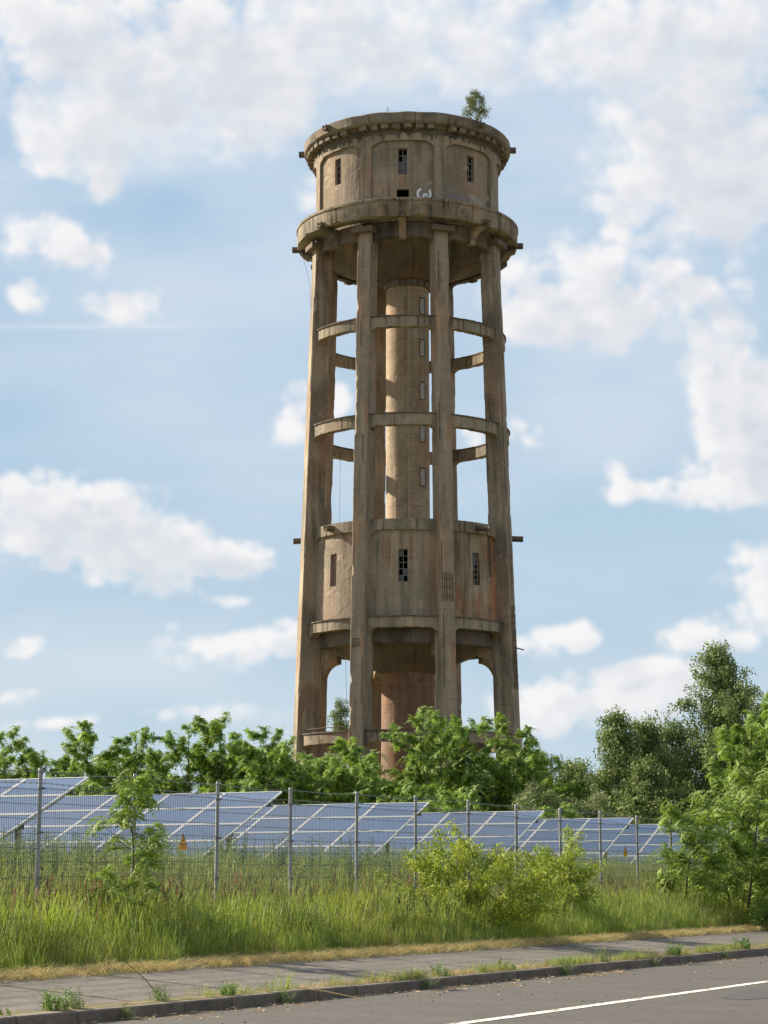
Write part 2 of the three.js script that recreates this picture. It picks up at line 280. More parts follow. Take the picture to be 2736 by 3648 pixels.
// a curved wall piece: from a0 to a1 degrees, bottom and top by angle, outer and inner radius by height
function arc(a0, a1, n, yb, yt, ro, ri, mb = new MB(), rag = 0) {
  const F = (f, a) => (typeof f === 'function' ? f(a) : f), col = [];
  for (let i = 0; i <= n; i++) {
    const a = lerp(a0, a1, i / n), b = F(yb, a), t = F(yt, a) + (rag ? (vn3(a * 0.9, F(yt, a) * 3, 1) - 0.5) * rag : 0), ob = F(ro, b), ot = F(ro, t), ib = F(ri, b), it = F(ri, t), q = a * D2R;
    col.push({ a, b, t, ob: cyl(a, ob, b), ot: cyl(a, ot, t), ib: cyl(a, ib, b), it: cyl(a, it, t), uo: q * ob, ui: q * ib, d: ob - ib });
  }
  for (let i = 0; i < n; i++) {
    const c = col[i], e = col[i + 1];
    mb.face([c.ob, e.ob, e.ot, c.ot], [[c.uo, c.b], [e.uo, e.b], [e.uo, e.t], [c.uo, c.t]]);
    mb.face([e.ib, c.ib, c.it, e.it], [[e.ui, e.b], [c.ui, c.b], [c.ui, c.t], [e.ui, e.t]]);
    mb.face([c.ot, e.ot, e.it, c.it], [[c.uo, 0], [e.uo, 0], [e.uo, c.d], [c.uo, c.d]]);
    mb.face([c.ib, e.ib, e.ob, c.ob], [[c.uo, c.d], [e.uo, c.d], [e.uo, 0], [c.uo, 0]]);
  }
  const c = col[0], e = col[n];
  mb.face([c.ib, c.ob, c.ot, c.it], [[0, c.b], [c.d, c.b], [c.d, c.t], [0, c.t]]);
  mb.face([e.ob, e.ib, e.it, e.ot], [[0, e.b], [e.d, e.b], [e.d, e.t], [0, e.t]]);
  return mb;
}
const RL = (y) => 7.24 + (45 - y) * 0.0346, DEPTH = (y) => 1.2 + (45 - y) * 0.0105; // legs lean inwards
const tower = add(new THREE.Group(), 'water_tower', { label: 'tall ruined brown concrete water tower on eight leaning legs', category: 'water tower' });
tower.position.set(1.73, 0, -150);
const TW = (mb, m, n, p = tower) => part(mb.geo(true), m, n, p);
// legs, chipped along their edges
for (let k = 0; k < 8; k++) {
  const ang = 19.1 + 45 * k, mb = new MB(), r = rng(900 + k), NY = 200; let prev = null;
  const y0 = 0.5, y1 = 46.75, w = 0.51;
  for (let i = 0; i <= NY; i++) {
    const y = lerp(y0, y1, i / NY), ro = RL(y), ri = ro - DEPTH(y), ring = [];
    const ch = (j) => { const n = vn3(y * 0.8, j * 9 + k * 31, 7), f = vn3(y * 3.1, j * 5 + k * 11, 3); return 0.025 + 0.03 * f + 0.1 * step(0.68, 0.73, n) * (0.5 + f); };
    const cor = [[w, ro], [-w, ro], [-w, ri], [w, ri]], out = [];
    for (let j = 0; j < 4; j++) { const c = ch(j), d = (vn3(y * 2.2, j + 40, k * 3) - 0.5) * 0.012, P = cor[j], A = cor[(j + 3) % 4], B = cor[(j + 1) % 4]; const ta = [Math.sign(A[0] - P[0]), Math.sign(A[1] - P[1])], tb = [Math.sign(B[0] - P[0]), Math.sign(B[1] - P[1])]; out.push([P[0] + ta[0] * c, P[1] + ta[1] * c + d], [P[0] + tb[0] * c, P[1] + tb[1] * c + d]); }
    let u = 0; for (let j = 0; j <= 8; j++) { const p = out[j % 8]; if (j) { const q = out[j - 1]; u += Math.hypot(p[0] - q[0], p[1] - q[1]); } const a = ang * D2R; ring.push(mb.v(Math.sin(a) * p[1] + Math.cos(a) * p[0], y, Math.cos(a) * p[1] - Math.sin(a) * p[0], u + k * 5.3, y)); }
    if (prev) for (let j = 0; j < 8; j++) mb.quad(prev[j + 1], prev[j], ring[j], ring[j + 1]);
    prev = ring;
  }
  const leg = TW(mb, legM[k % 4], 'leg');
  // cap block under the gallery
  const cb = boxG(1.65, 0.36, 1.75); shift(cb, 0, 46.86, 6.75); cb.rotateY(ang * D2R); part(cb, sootShadeM, 'cap_block', leg);
  // curved bracket on the inner side, under the lower chamber
  const sh = new THREE.Shape(); sh.moveTo(0, 0); sh.lineTo(0, 2.0); sh.lineTo(-1.25, 2.0); sh.lineTo(-1.25, 1.35); sh.quadraticCurveTo(-0.25, 1.3, 0, 0);
  const hg = new THREE.ExtrudeGeometry(sh, { depth: 0.72, bevelEnabled: false, curveSegments: 8 }); hg.translate(0, 0, -0.36); hg.rotateY(-Math.PI / 2); hg.translate(0, 15.6, RL(16.5) - DEPTH(16.5) + 0.06); hg.rotateY(ang * D2R); part(hg, legM[(k + 1) % 4], 'haunch', leg);
}
// ring beams between the legs
const legA = (k) => 19.1 + 45 * k;
function ringBeams(yBot, yTop, recess, thick, flare, coping, mats, name = 'ring_beam') {
  for (let k = 0; k < 8; k++) {
    const a0 = legA(k), a1 = a0 + 45;
    const yb = (a) => { const e = Math.min(a - a0, a1 - a) - 3.6; return yBot - flare * step(4.4, 0, Math.max(0, e)) + (vn3(a * 1.3, yBot, k) - 0.5) * 0.07; };
    const b = TW(arc(a0 + 1.5, a1 - 1.5, 26, yb, yTop, (y) => RL(yTop) - recess, (y) => RL(yTop) - recess - thick), mats[(k * 7 + 2) % mats.length], name);
    if (coping) TW(arc(a0 + 1.6, a1 - 1.6, 26, yTop + 0.002, yTop + 0.075, RL(yTop) - recess + 0.09, RL(yTop) - recess - thick - 0.05, new MB(), 0.05), sootShadeM, 'coping', b);
  }
}
ringBeams(39.72, 40.45, 0.26, 0.6, 0.26, true, beamM);
ringBeams(32.64, 33.42, 0.28, 0.62, 0.28, true, beamM);
ringBeams(10.7, 11.42, 0.34, 0.7, 0.2, true, beamM);
ringBeams(25.3, 26.06, 0.74, 0.7, 0.32, false, beamM, 'chamber_beam');
ringBeams(18.5, 19.2, 0.56, 0.62, 0.34, true, beamM, 'chamber_beam');
ringBeams(46.35, 47.42, 0.32, 0.55, 0.3, false, [sootShadeM], 'tank_beam');
// deep inner beams under both floors
for (let k = 0; k < 8; k++) TW(arc(legA(k) + 2, legA(k) + 43, 14, 17.52, 18.6, 6.75, 6.2), sootShadeM, 'inner_beam');
// chamber walls with their windows
function windowed(a0, a1, y0, y1, ro, ri, win, mat, name) { // win: [centre angle, half width in degrees, bottom, top] ...
  const mb = new MB(), ws = [...win].sort((p, q) => p[0] - p[1] - q[0] + q[1]);
  const cuts = [a0, ...new Set(ws.flatMap((w) => [w[0] - w[1], w[0] + w[1]])), a1].sort((p, q) => p - q);
  for (let i = 0; i + 1 < cuts.length; i++) {
    const c0 = cuts[i], c1 = cuts[i + 1], m = (c0 + c1) / 2, n = Math.max(1, Math.round((c1 - c0) / 2));
    const inside = ws.filter((w) => m > w[0] - w[1] && m < w[0] + w[1]).sort((p, q) => p[2] - q[2]);
    let y = y0; for (const w of inside) { arc(c0, c1, n, y, w[2], ro, ri, mb); y = w[3]; }
    arc(c0, c1, n, y, y1, ro, ri, mb);
  }
  return TW(mb, mat, name);
}
const paneM = { clear: new THREE.MeshPhysicalMaterial({ color: rgb(0.04, 0.042, 0.045), roughness: 0.25 }), milk: std({ color: rgb(0.05, 0.05, 0.055), roughness: 0.4 }), green: std({ color: rgb(0.035, 0.05, 0.045), roughness: 0.3 }) };
const brickT = tex(128, 256, (u, v) => { const row = Math.floor(v * 24), fu = u * 3 + (row % 2) * 0.5, cu = Math.floor(fu), j = v * 24 - row < 0.16 || fu - cu < 0.08; const t = HT[(row * 53 + cu * 17) & 4095]; return j ? [0.2, 0.17, 0.13] : [0.24 + 0.16 * t, 0.09 + 0.06 * t, 0.05 + 0.04 * t]; });
const brickM = std({ map: brickT }), whiteBrickT = tex(128, 256, (u, v) => { const row = Math.floor(v * 12), fu = u * 2 + (row % 2) * 0.5, cu = Math.floor(fu), j = v * 12 - row < 0.2 || fu - cu < 0.1; const t = HT[(row * 91 + cu * 29 + 7) & 4095]; return j ? [0.07, 0.06, 0.05] : [0.3 + 0.2 * t, 0.285 + 0.19 * t, 0.26 + 0.17 * t]; }), whiteBrickM = std({ map: whiteBrickT });
// window: steel bars, with the panes that are left
function windowPart(ang, r, y0, y1, w, rows, keep, paneMat) {
  const g = [], h = y1 - y0, b = 0.045; const bar = (cx, cy, sx, sy) => { const q = boxG(sx, sy, 0.05); q.translate(cx, cy, r); g.push(q); };
  bar(-w / 2 + b / 2, (y0 + y1) / 2, b, h); bar(w / 2 - b / 2, (y0 + y1) / 2, b, h); bar(0, y0 + b / 2, w - 2 * b, b); bar(0, y1 - b / 2, w - 2 * b, b); bar(0, (y0 + y1) / 2, b, h - 2 * b);
  for (let i = 1; i < rows; i++) { bar(-w / 4, y0 + h * i / rows, w / 2 - 2 * b, b); bar(w / 4, y0 + h * i / rows, w / 2 - 2 * b, b); }
  const geo = mergeGeometries(g); geo.rotateY(ang * D2R); const win = part(geo, std({ color: rgb(0.16, 0.15, 0.14), roughness: 0.8 }), 'window', tower);
  for (let i = 0; i < rows; i++) for (let j = 0; j < 2; j++) if (keep(i, j)) { const p = boxG(w / 2 - b * 1.4, h / rows - b * 1.1, 0.012); p.translate((j - 0.5) * w / 2, y0 + h * (i + 0.5) / rows, r - 0.01); p.rotateY(ang * D2R); part(p, paneMat, 'pane', win); }
  return win;
}
for (let k = 0; k < 8; k++) { // lower chamber
  const c = PAN + 45 * k, hw = 0.335 / 7.1 / D2R, ro = (y) => RL(y) - 0.96, ri = (y) => RL(y) - 1.3;
  windowed(c - 21, c + 21, 19.2, 25.45, ro, ri, [[c, hw, 21.66, 23.94]], k === 1 ? rustM : wallM[k % 4], 'chamber_wall');
  const r = RL(22.8) - 1.18;
  if (k === 7) { const g = boxG(0.66, 2.27, 0.05), u = g.attributes.uv; for (let i = 0; i < u.count; i++) u.setXY(i, u.getX(i) / 0.66 + 0.5, u.getY(i) / 2.27 + 0.5); g.translate(0, 22.8, r - 0.04); g.rotateY(c * D2R); part(g, brickM, 'brick_infill', tower); windowPart(c, r + 0.02, 21.67, 23.93, 0.66, 5, (i, j) => j && i === 1, paneM.clear); }
  else if (k === 1) windowPart(c, r, 21.67, 23.93, 0.66, 6, (i, j) => i > 3 || i === 0 || (i === 3 && j === 0), paneM.green);
  else windowPart(c, r, 21.67, 23.93, 0.66, 5, (i, j) => (i * 3 + j + k) % 4 === 0, paneM.milk);
}
// floors, ceilings and the sloping undersides
const lathe = (pts, n, m, name, p = tower, flat = false, crease = true) => { const g = new THREE.LatheGeometry(pts.map((q) => new THREE.Vector2(q[0], q[1])), n); const u = g.attributes.uv, a = g.attributes.position; for (let i = 0; i < u.count; i++) u.setXY(i, u.getX(i) * 2 * Math.PI * Math.max(2, Math.hypot(a.getX(i), a.getZ(i))), a.getY(i) + Math.hypot(a.getX(i), a.getZ(i))); let q = g; if (flat) for (let i = 0; i < u.count; i++) u.setXY(i, a.getX(i), a.getZ(i)); if (crease) q = toCreasedNormals(g, 0.5); else g.computeVertexNormals(); return part(q, m, name, p); };
lathe([[1.9, 15.95], [2.25, 16.15], [6.3, 17.9], [6.3, 18.7], [7.2, 18.7], [7.2, 18.75], [0.2, 18.75]], 64, sootShadeM, 'chamber_floor', tower, true);
lathe([[1.7, 25.75], [6.9, 25.75], [6.9, 25.95], [1.7, 25.98]], 64, sootShadeM, 'chamber_roof');
lathe([[1.72, 44.75], [2.2, 44.9], [6.45, 46.6], [6.45, 47.0], [6.7, 47.43], [6.7, 47.5], [0.2, 47.5]], 72, sootShadeM, 'tank_bottom', tower, true);
// the stair shaft
const shaft = lathe([[1.60, 26], [1.585, 30], [1.575, 44.8]], 48, coreM, 'stair_shaft');
lathe([[1.64, 44.25], [1.74, 44.28], [1.76, 44.55], [1.70, 44.72]], 48, tm(ringT, 0.1, 0.6, 0.55), 'collar', shaft);
const shaftLow = lathe([[1.95, 0.5], [1.93, 9], [1.9, 16.1]], 48, tm(brickShaftT, 0.4, 0.1), 'stair_shaft');
for (const [y0, y1, R, p] of [[42.24, 43.38, 1.577, shaft], [39.09, 40.23, 1.578, shaft], [35.86, 37.05, 1.579, shaft], [32.71, 33.83, 1.581, shaft], [29.47, 30.7, 1.587, shaft], [12.0, 13.18, 1.915, shaftLow]]) {
  const a0 = 33.5, a1 = 33.5 + 0.46 / R / D2R, f = new MB();
  // raised concrete surround, recess shade painted in as dark colour, and bricked-up opening
  arc(a0 - 1.3, a0, 2, y0 - 0.07, y1 + 0.09, R + 0.05, R - 0.1, f); arc(a1, a1 + 1.3, 2, y0 - 0.07, y1 + 0.09, R + 0.05, R - 0.1, f); arc(a0, a1, 5, y1, y1 + 0.09, R + 0.05, R - 0.1, f); arc(a0, a1, 5, y0 - 0.07, y0, R + 0.05, R - 0.1, f);
  TW(f, sootShadeM, 'opening_surround', p);
  const g = arc(a0, a1, 5, y0, y1, R + 0.012, R - 0.1).geo(true), u = g.attributes.uv; for (let i = 0; i < u.count; i++) u.setXY(i, (u.getX(i) - a0 * D2R * R) / 0.46, (u.getY(i) - y0) / (y1 - y0)); part(g, whiteBrickM, 'brick_infill', p);
}
// tank drum: recessed panels between pilasters
const DR = 6.96;
for (let k = 0; k < 8; k++) {
  const c = PAN + 45 * k, hw = 0.335 / DR / D2R, hatch = k === 0 ? [[c + 0.05, 0.45 / DR / D2R, 48.6, 49.83]] : [];
  windowed(c - 22.4, c + 22.4, 47.5, 53.6, DR - 0.2, DR - 0.5, [[c, hw, 50.93, 52.87], ...hatch], wallM[(k + 1) % 4], 'drum_panel');
  windowPart(c, DR - 0.42, 50.94, 52.86, 0.66, 4, k === 0 ? (i, j) => i < 3 && !(i === 2 && j === 0) : (i, j) => i === 3 && j === 0, paneM.milk);
  TW(arc(c + 18.9, c + 26.1, 5, 47.5, 53.0, DR, DR - 0.3), wallM[(k + 3) % 4], 'pilaster');
  const spring = (a) => { const e = 19.0 - Math.abs(a - c); return e <= 0 ? 53.0 : lerp(53.08, 53.43, clamp(e / 5.6)); };
  TW(arc(c - 22.5, c + 22.5, 40, spring, 54.32, DR + 0.001, DR - 0.3), wallM[(k + 2) % 4], 'frieze');
}
// soot and lime runs hanging below the cornice: a thin crust with a ragged lower edge
for (let k = 0; k < 8; k++) { const c = PAN + 45 * k; TW(arc(c - 22.4, c + 22.4, 60, (a) => 54.12 - 0.5 * fb3(a * 0.35, k, 3, 4) - 0.34 * step(0.52, 0.72, fb3(a * 0.9, k + 5, 1, 3)), 54.31, DR + 0.012, DR - 0.05), sootShadeM, 'soot_crust'); }
// cornice with its row of blocks
const cornice = lathe([[DR - 0.1, 54.3], [DR + 0.18, 54.34], [DR + 0.2, 54.5], [7.5, 54.52], [7.62, 54.6], [7.66, 54.66], [7.68, 55.26], [7.6, 55.33], [7.1, 55.36]], 96, tm(ringT, 0, 0, 0.66), 'cornice');
{ const p = cornice.geometry.attributes.position; for (let i = 0; i < p.count; i++) { const x = p.getX(i), z = p.getZ(i), y = p.getY(i), a = Math.atan2(x, z); if (y > 55.2) p.setY(i, y + (vn3(Math.cos(a) * 7, Math.sin(a) * 7, 5) - 0.6) * 0.09); if (y > 54.55) { const q = 1 - 0.008 * step(0.66, 0.72, vn3(Math.cos(a) * 9, y * 2, Math.sin(a) * 9)); p.setX(i, x * q); p.setZ(i, z * q); } } cornice.geometry = toCreasedNormals(cornice.geometry, 0.5); }
lathe([[7.15, 55.3], [5, 55.62], [2.6, 55.95], [1.2, 56.15], [0.02, 56.2]], 48, sootShadeM, 'roof');
{ const rd = rng(31); for (let k = 0; k < 56; k++) { const a = PAN + 360 / 56 * (k + 0.5); if (k === 3 || k === 10 || k === 51) continue; TW(arc(a - 2.05, a + 2.05, 2, 54.2 + (rd() - 0.5) * 0.03, 54.505, 7.46 + (rd() - 0.5) * 0.05, 7.0), cornice.material, 'cornice_block', cornice); } }
// gallery round the drum
const gal = lathe([[7.05, 47.52], [7.9, 47.46], [8.1, 47.43], [8.13, 47.5], [8.135, 48.55], [8.2, 48.57], [8.2, 48.74], [8.16, 48.77], [7.9, 48.77], [7.88, 48.7], [7.9, 47.66], [6.9, 47.64]], 112, ringM[1], 'gallery');
{ const p = gal.geometry.attributes.position; for (let i = 0; i < p.count; i++) { const x = p.getX(i), z = p.getZ(i), y = p.getY(i), a = Math.atan2(x, z), r = Math.hypot(x, z); if (y < 47.55 && r > 7.95) { const q = vn3(Math.cos(a) * 14, 4, Math.sin(a) * 14); p.setY(i, y + 0.16 * step(0.62, 0.78, q)); } } gal.geometry = toCreasedNormals(gal.geometry, 0.5); }
for (let k = 0; k < 8; k++) { // brackets under the gallery, in the middle of each bay
  const sh = new THREE.Shape(); sh.moveTo(6.5, 46.2); sh.lineTo(6.95, 46.25); sh.quadraticCurveTo(7.05, 47.1, 7.95, 47.22); sh.lineTo(7.95, 47.44); sh.lineTo(6.5, 47.44); sh.closePath();
  const g = new THREE.ExtrudeGeometry(sh, { depth: 0.5, bevelEnabled: false, curveSegments: 6 }); g.translate(0, 0, -0.25); g.rotateY(-Math.PI / 2); g.rotateY((PAN + 45 * k) * D2R); part(g, k === 0 || k === 1 ? wallM[k] : sootShadeM, 'bracket', tower);
}
// stone water spouts at cornice, gallery and chamber roof
function spout(a, r0, r1, y, tilt) { const sh = new THREE.Shape(); sh.moveTo(-0.2, -0.2); sh.lineTo(0.2, -0.2); sh.lineTo(0.2, 0.16); sh.lineTo(0.12, 0.16); sh.lineTo(0.1, -0.05); sh.lineTo(-0.1, -0.05); sh.lineTo(-0.12, 0.16); sh.lineTo(-0.2, 0.16); sh.closePath(); const g = new THREE.ExtrudeGeometry(sh, { depth: r1 - r0, bevelEnabled: false }); g.rotateX(tilt); g.translate(0, y, r0); g.rotateY(a * D2R); part(g, tm(ringT, 0.2, 0.7, 0.62), 'water_spout', tower); }
for (let k = 0; k < 8; k++) { const a = PAN + 45 * k; if (k) spout(a, 7.3, 8.1, 54.98, 0.03); spout(a, 7.6, k === 0 ? 8.3 : 8.54, 47.58, 0.02); if (k !== 0) spout(a, 6.6, k === 7 ? 7.8 : 8.3, 25.75, k === 1 ? 0.14 : 0.04); }
// bare reinforcement where the concrete has burst
function rods(legK, side, y0, y1, xs, ys, off = 0.025) { // on the outer face of a leg
  const a = legA(legK), g = []; const ym = (y0 + y1) / 2, tilt = Math.atan(0.0346);
  for (const x of xs) { const q = boxG(0.028, y1 - y0, 0.028); q.rotateX(-tilt); q.translate(x, ym, RL(ym) + off); g.push(q); }
  for (const y of ys) { const q = boxG(Math.abs(xs[xs.length - 1] - xs[0]) + 0.1, 0.022, 0.022); q.translate((xs[0] + xs[xs.length - 1]) / 2, y, RL(y) + off + 0.028); g.push(q); }
  const m = mergeGeometries(g); m.rotateY(a * D2R); part(m, rustSteel, 'bare_reinforcement', tower);
}
rods(0, 0, 20.2, 22.2, [-0.42, -0.24, -0.08, 0.12, 0.33], [20.6, 21.2, 21.8]);
rods(0, 0, 22.2, 24.3, [-0.44], []); rods(0, 0, 14.2, 19.4, [-0.40], [17.3]); rods(0, 0, 42.2, 45.2, [-0.30], [43.1, 43.7, 44.3]); rods(0, 0, 31.5, 34.3, [-0.42], [32.2, 33.1]); rods(0, 0, 38.2, 40.2, [0.42], [38.9]);
rods(7, 0, 17.15, 17.75, [-0.32, -0.16, 0, 0.18], [17.2, 17.7]); rods(7, 0, 13.2, 16.4, [0.44], [14.3, 15.4]); rods(7, 0, 38.4, 40.2, [-0.1], [38.8, 39.3, 39.7]); rods(7, 0, 30, 32, [0.2], [31.2]);
rods(1, 0, 14.6, 20.5, [-0.34, -0.1, 0.14, 0.36], [15, 15.5, 16.0, 16.5, 17.0, 17.5, 18.0, 18.6, 19.2, 19.8]); rods(1, 0, 27.5, 44, [-0.42], [28.5, 30.2, 31.8, 33.6, 35, 37.4, 39.5, 41.2]);
rods(6, 0, 36, 43, [0.44], [37, 38.4, 40, 41.5]);
{ // loose steel at the right-hand leg, and wires hanging from the gallery
  const mb = new MB(); const p = (deg, r, y) => V(...cyl(deg, r, y)); tube(mb, [p(66, 7.9, 17.6), p(67, 8.75, 17.35)], [0.05, 0.05], 6, true); TW(mb, rustSteel, 'bent_steel');
  const w = new MB(), pts = []; for (let i = 0; i <= 12; i++) pts.push(p(-84 + i * 0.9, 8.0 - 0.05 * i - 0.28 * Math.sin(i / 12 * 3), 47.4 - i * 0.42)); tube(w, pts, pts.map(() => 0.012), 4); TW(w, darkSteel, 'hanging_wire');
  const w2 = new MB(), q2 = []; for (let i = 0; i <= 10; i++) q2.push(p(-128 + i * 0.9, 6.3 - i * 0.06, 33 - i * 0.75)); tube(w2, q2, q2.map(() => 0.012), 4); TW(w2, darkSteel, 'hanging_wire');
  const w3 = new MB(), q3 = []; for (let i = 0; i <= 10; i++) q3.push(p(-131 - i * 0.5, 6.0 + i * 0.03, 17.4 - i * 0.62)); tube(w3, q3, q3.map(() => 0.012), 4); TW(w3, darkSteel, 'hanging_wire');
}
// places where the skin of the concrete has come off, a little proud and ragged
{ const rq = rng(4711), skin = tm(wallT, 0.5, 0.1, 1.25);
  const flake = (deg, y, r, w, h) => { const mb = new MB(), N = 14, c = mb.v(...cyl(deg, r + 0.012, y), 0, y), ids = []; for (let k = 0; k < N; k++) { const a = k / N * 6.283, q = 0.7 + 0.5 * rq(), sx = Math.max(-1, Math.min(1, Math.cos(a) * 1.5)) * w * q, sy = Math.max(-1, Math.min(1, Math.sin(a) * 1.5)) * h * q; ids.push(mb.v(...cyl(deg + sx / r / D2R, r + 0.004, y + sy), sx, y + sy)); } ids.forEach((a, k) => mb.tri(c, a, ids[(k + 1) % N])); TW(mb, skin, 'flaked_patch'); };
  for (const [d, y, w, h] of [[13, 50.35, 0.22, 0.16], [10.5, 50.2, 0.2, 0.1], [-57, 52.3, 0.35, 0.2], [-60, 51.8, 0.3, 0.12], [-49, 50.6, 0.25, 0.1], [38, 51.9, 0.2, 0.14], [60, 50.2, 0.3, 0.2]]) flake(PAN * 0 + d, y, DR - 0.2, w, h);
  for (const [d, y, w, h] of [[-48, 24.5, 0.5, 0.25], [-42, 23.6, 0.45, 0.22], [-41, 22.9, 0.3, 0.2], [-52, 21.2, 0.4, 0.16], [-44, 21.0, 0.3, 0.2], [-10, 21.9, 0.3, 0.08], [6, 20.0, 0.2, 0.3], [47, 21.4, 0.3, 0.12]]) flake(d, y, RL(y) - 0.96, w, h);
}
// handrail pipe at the low ring beam
{ const mb = new MB(), pts = []; for (let a = -66; a <= -34; a += 4) pts.push(V(...cyl(a, RL(11.4) - 0.5, 11.78))); tube(mb, pts, pts.map(() => 0.03), 6); for (const a of [-64, -36]) tube(mb, [V(...cyl(a, RL(11.4) - 0.5, 11.4)), V(...cyl(a, RL(11.4) - 0.5, 11.8))], [0.03, 0.03], 6); TW(mb, rustSteel, 'handrail'); }
// painted tags on the drum
function tag(deg, y, r, strokes, w, mat) { // strokes in metres round the drum
  const mb = new MB();
  for (const s of strokes) for (let i = 0; i + 1 < s.length; i++) {
    const [x0, y0] = s[i], [x1, y1] = s[i + 1], L = Math.hypot(x1 - x0, y1 - y0) || 1, nx = -(y1 - y0) / L * w / 2, ny = (x1 - x0) / L * w / 2, ex = (x1 - x0) / L * w * 0.2, ey = (y1 - y0) / L * w * 0.2;
    const P = (a, b) => cyl(deg + a / r / D2R, r + 0.006, y + b); mb.face([P(x0 - nx - ex, y0 - ny - ey), P(x1 - nx + ex, y1 - ny + ey), P(x1 + nx + ex, y1 + ny + ey), P(x0 + nx - ex, y0 + ny - ey)]);
  }
  TW(mb, mat, 'painted_tag');
}
const whitePaint = std({ color: rgb(0.62, 0.63, 0.66), roughness: 0.7 }), greyPaint = std({ color: rgb(0.42, 0.42, 0.42), roughness: 0.7 }), purple = std({ color: rgb(0.18, 0.15, 0.18), roughness: 0.8 });
const arcPts = (cx, cy, rx, ry, a0, a1, n = 10) => Array.from({ length: n + 1 }, (_, i) => { const a = lerp(a0, a1, i / n) * D2R; return [cx + Math.cos(a) * rx, cy + Math.sin(a) * ry]; });
tag(PAN, 49.3, DR - 0.2, [arcPts(1.32, 0.2, 0.26, 0.34, 95, 280), arcPts(1.62, -0.02, 0.2, 0.2, 190, 350), [[1.86, -0.12], [2.0, 0.14], [1.93, 0.5]], arcPts(1.62, 0.02, 0.13, 0.16, 20, 180, 6)], 0.17, whitePaint);
tag(PAN + 45, 49.5, DR - 0.2, [[[0, 0.55], [0.5, 0.42], [1.02, 0.2], [1.3, 0.02]], [[0, 0.55], [0.02, 0.34], [0.5, 0.22], [1.05, 0.02], [1.3, -0.1]], [[0.05, 0.3], [0.02, -0.5]], [[0.36, -0.5], [0.3, 0.05], [0.18, 0.26]], [[0.5, -0.5], [0.46, 0.1], [0.62, 0.18], [0.84, 0.06], [0.86, -0.5]]], 0.045, greyPaint);
tag(PAN + 45, 49.3, DR - 0.2, [[[-2.0, 0.5], [-1.8, 0.2], [-1.5, 0.45], [-1.3, 0.15]], [[-1.2, 0.4], [-0.9, 0.1], [-0.6, 0.3], [-0.3, 0.0]], [[-0.95, 0.3], [-0.5, 0.05]]], 0.16, purple);
// ---------------------------------------------------------------- solar tables: rows at right angles to the fence
const MW = 1.62, MH = 0.99, TILT = 24.2 * D2R;
const cellT = tex(512, 320, (u, v) => {
  const cx = u * 10, cy = v * 6, fx = cx - Math.floor(cx), fy = cy - Math.floor(cy), t = HT[(Math.floor(cx) * 67 + Math.floor(cy) * 29) & 4095];
  const gap = fx < 0.045 || fx > 0.955 || fy < 0.045 || fy > 0.955, bus = Math.abs(fy - 0.3) < 0.025 || Math.abs(fy - 0.7) < 0.025;
  const k = 0.82 + 0.3 * t + 0.22 * (fb2(u, v, 40, 24, 2, 5) - 0.5);
  return gap ? [0.09, 0.12, 0.19] : bus ? [0.085, 0.115, 0.185] : [0.032 * k, 0.058 * k, 0.125 * k];
});
const glassM = [0.92, 1, 1.1].map((k) => new THREE.MeshPhysicalMaterial({ map: cellT, color: rgb(k, k, k), roughness: 0.35, clearcoat: 0.75, clearcoatRoughness: 0.06 }));
const alu = std({ color: rgb(0.52, 0.52, 0.5), roughness: 0.42, metalness: 0.3 }), zinc = std({ color: rgb(0.24, 0.25, 0.26), roughness: 0.55, metalness: 0.5 }), backM = std({ color: rgb(0.3, 0.3, 0.3) });
const frameG = (() => { const b = 0.034, d = 0.042, g = [boxG(MW, b, d), boxG(MW, b, d), boxG(b, MH - 2 * b, d), boxG(b, MH - 2 * b, d)]; g[0].translate(0, MH / 2 - b / 2, 0); g[1].translate(0, -MH / 2 + b / 2, 0); g[2].translate(-MW / 2 + b / 2, 0, 0); g[3].translate(MW / 2 - b / 2, 0, 0); return mergeGeometries(g); })();
const glassG = (() => { const g = new THREE.BoxGeometry(MW - 0.066, MH - 0.066, 0.012); g.translate(0, 0, 0.006); return g; })();
const tableLabels = ['solar panel table at the left edge, the nearest one', 'long solar panel table behind the left fence posts and the locust sapling', 'solar panel table in front of the tower, left of the yellowish bush', 'solar panel table partly covered by the yellowish bush', 'solar panel table between the yellowish bush and the right-hand locusts', 'farthest solar panel table, half hidden by the locusts at the right'];
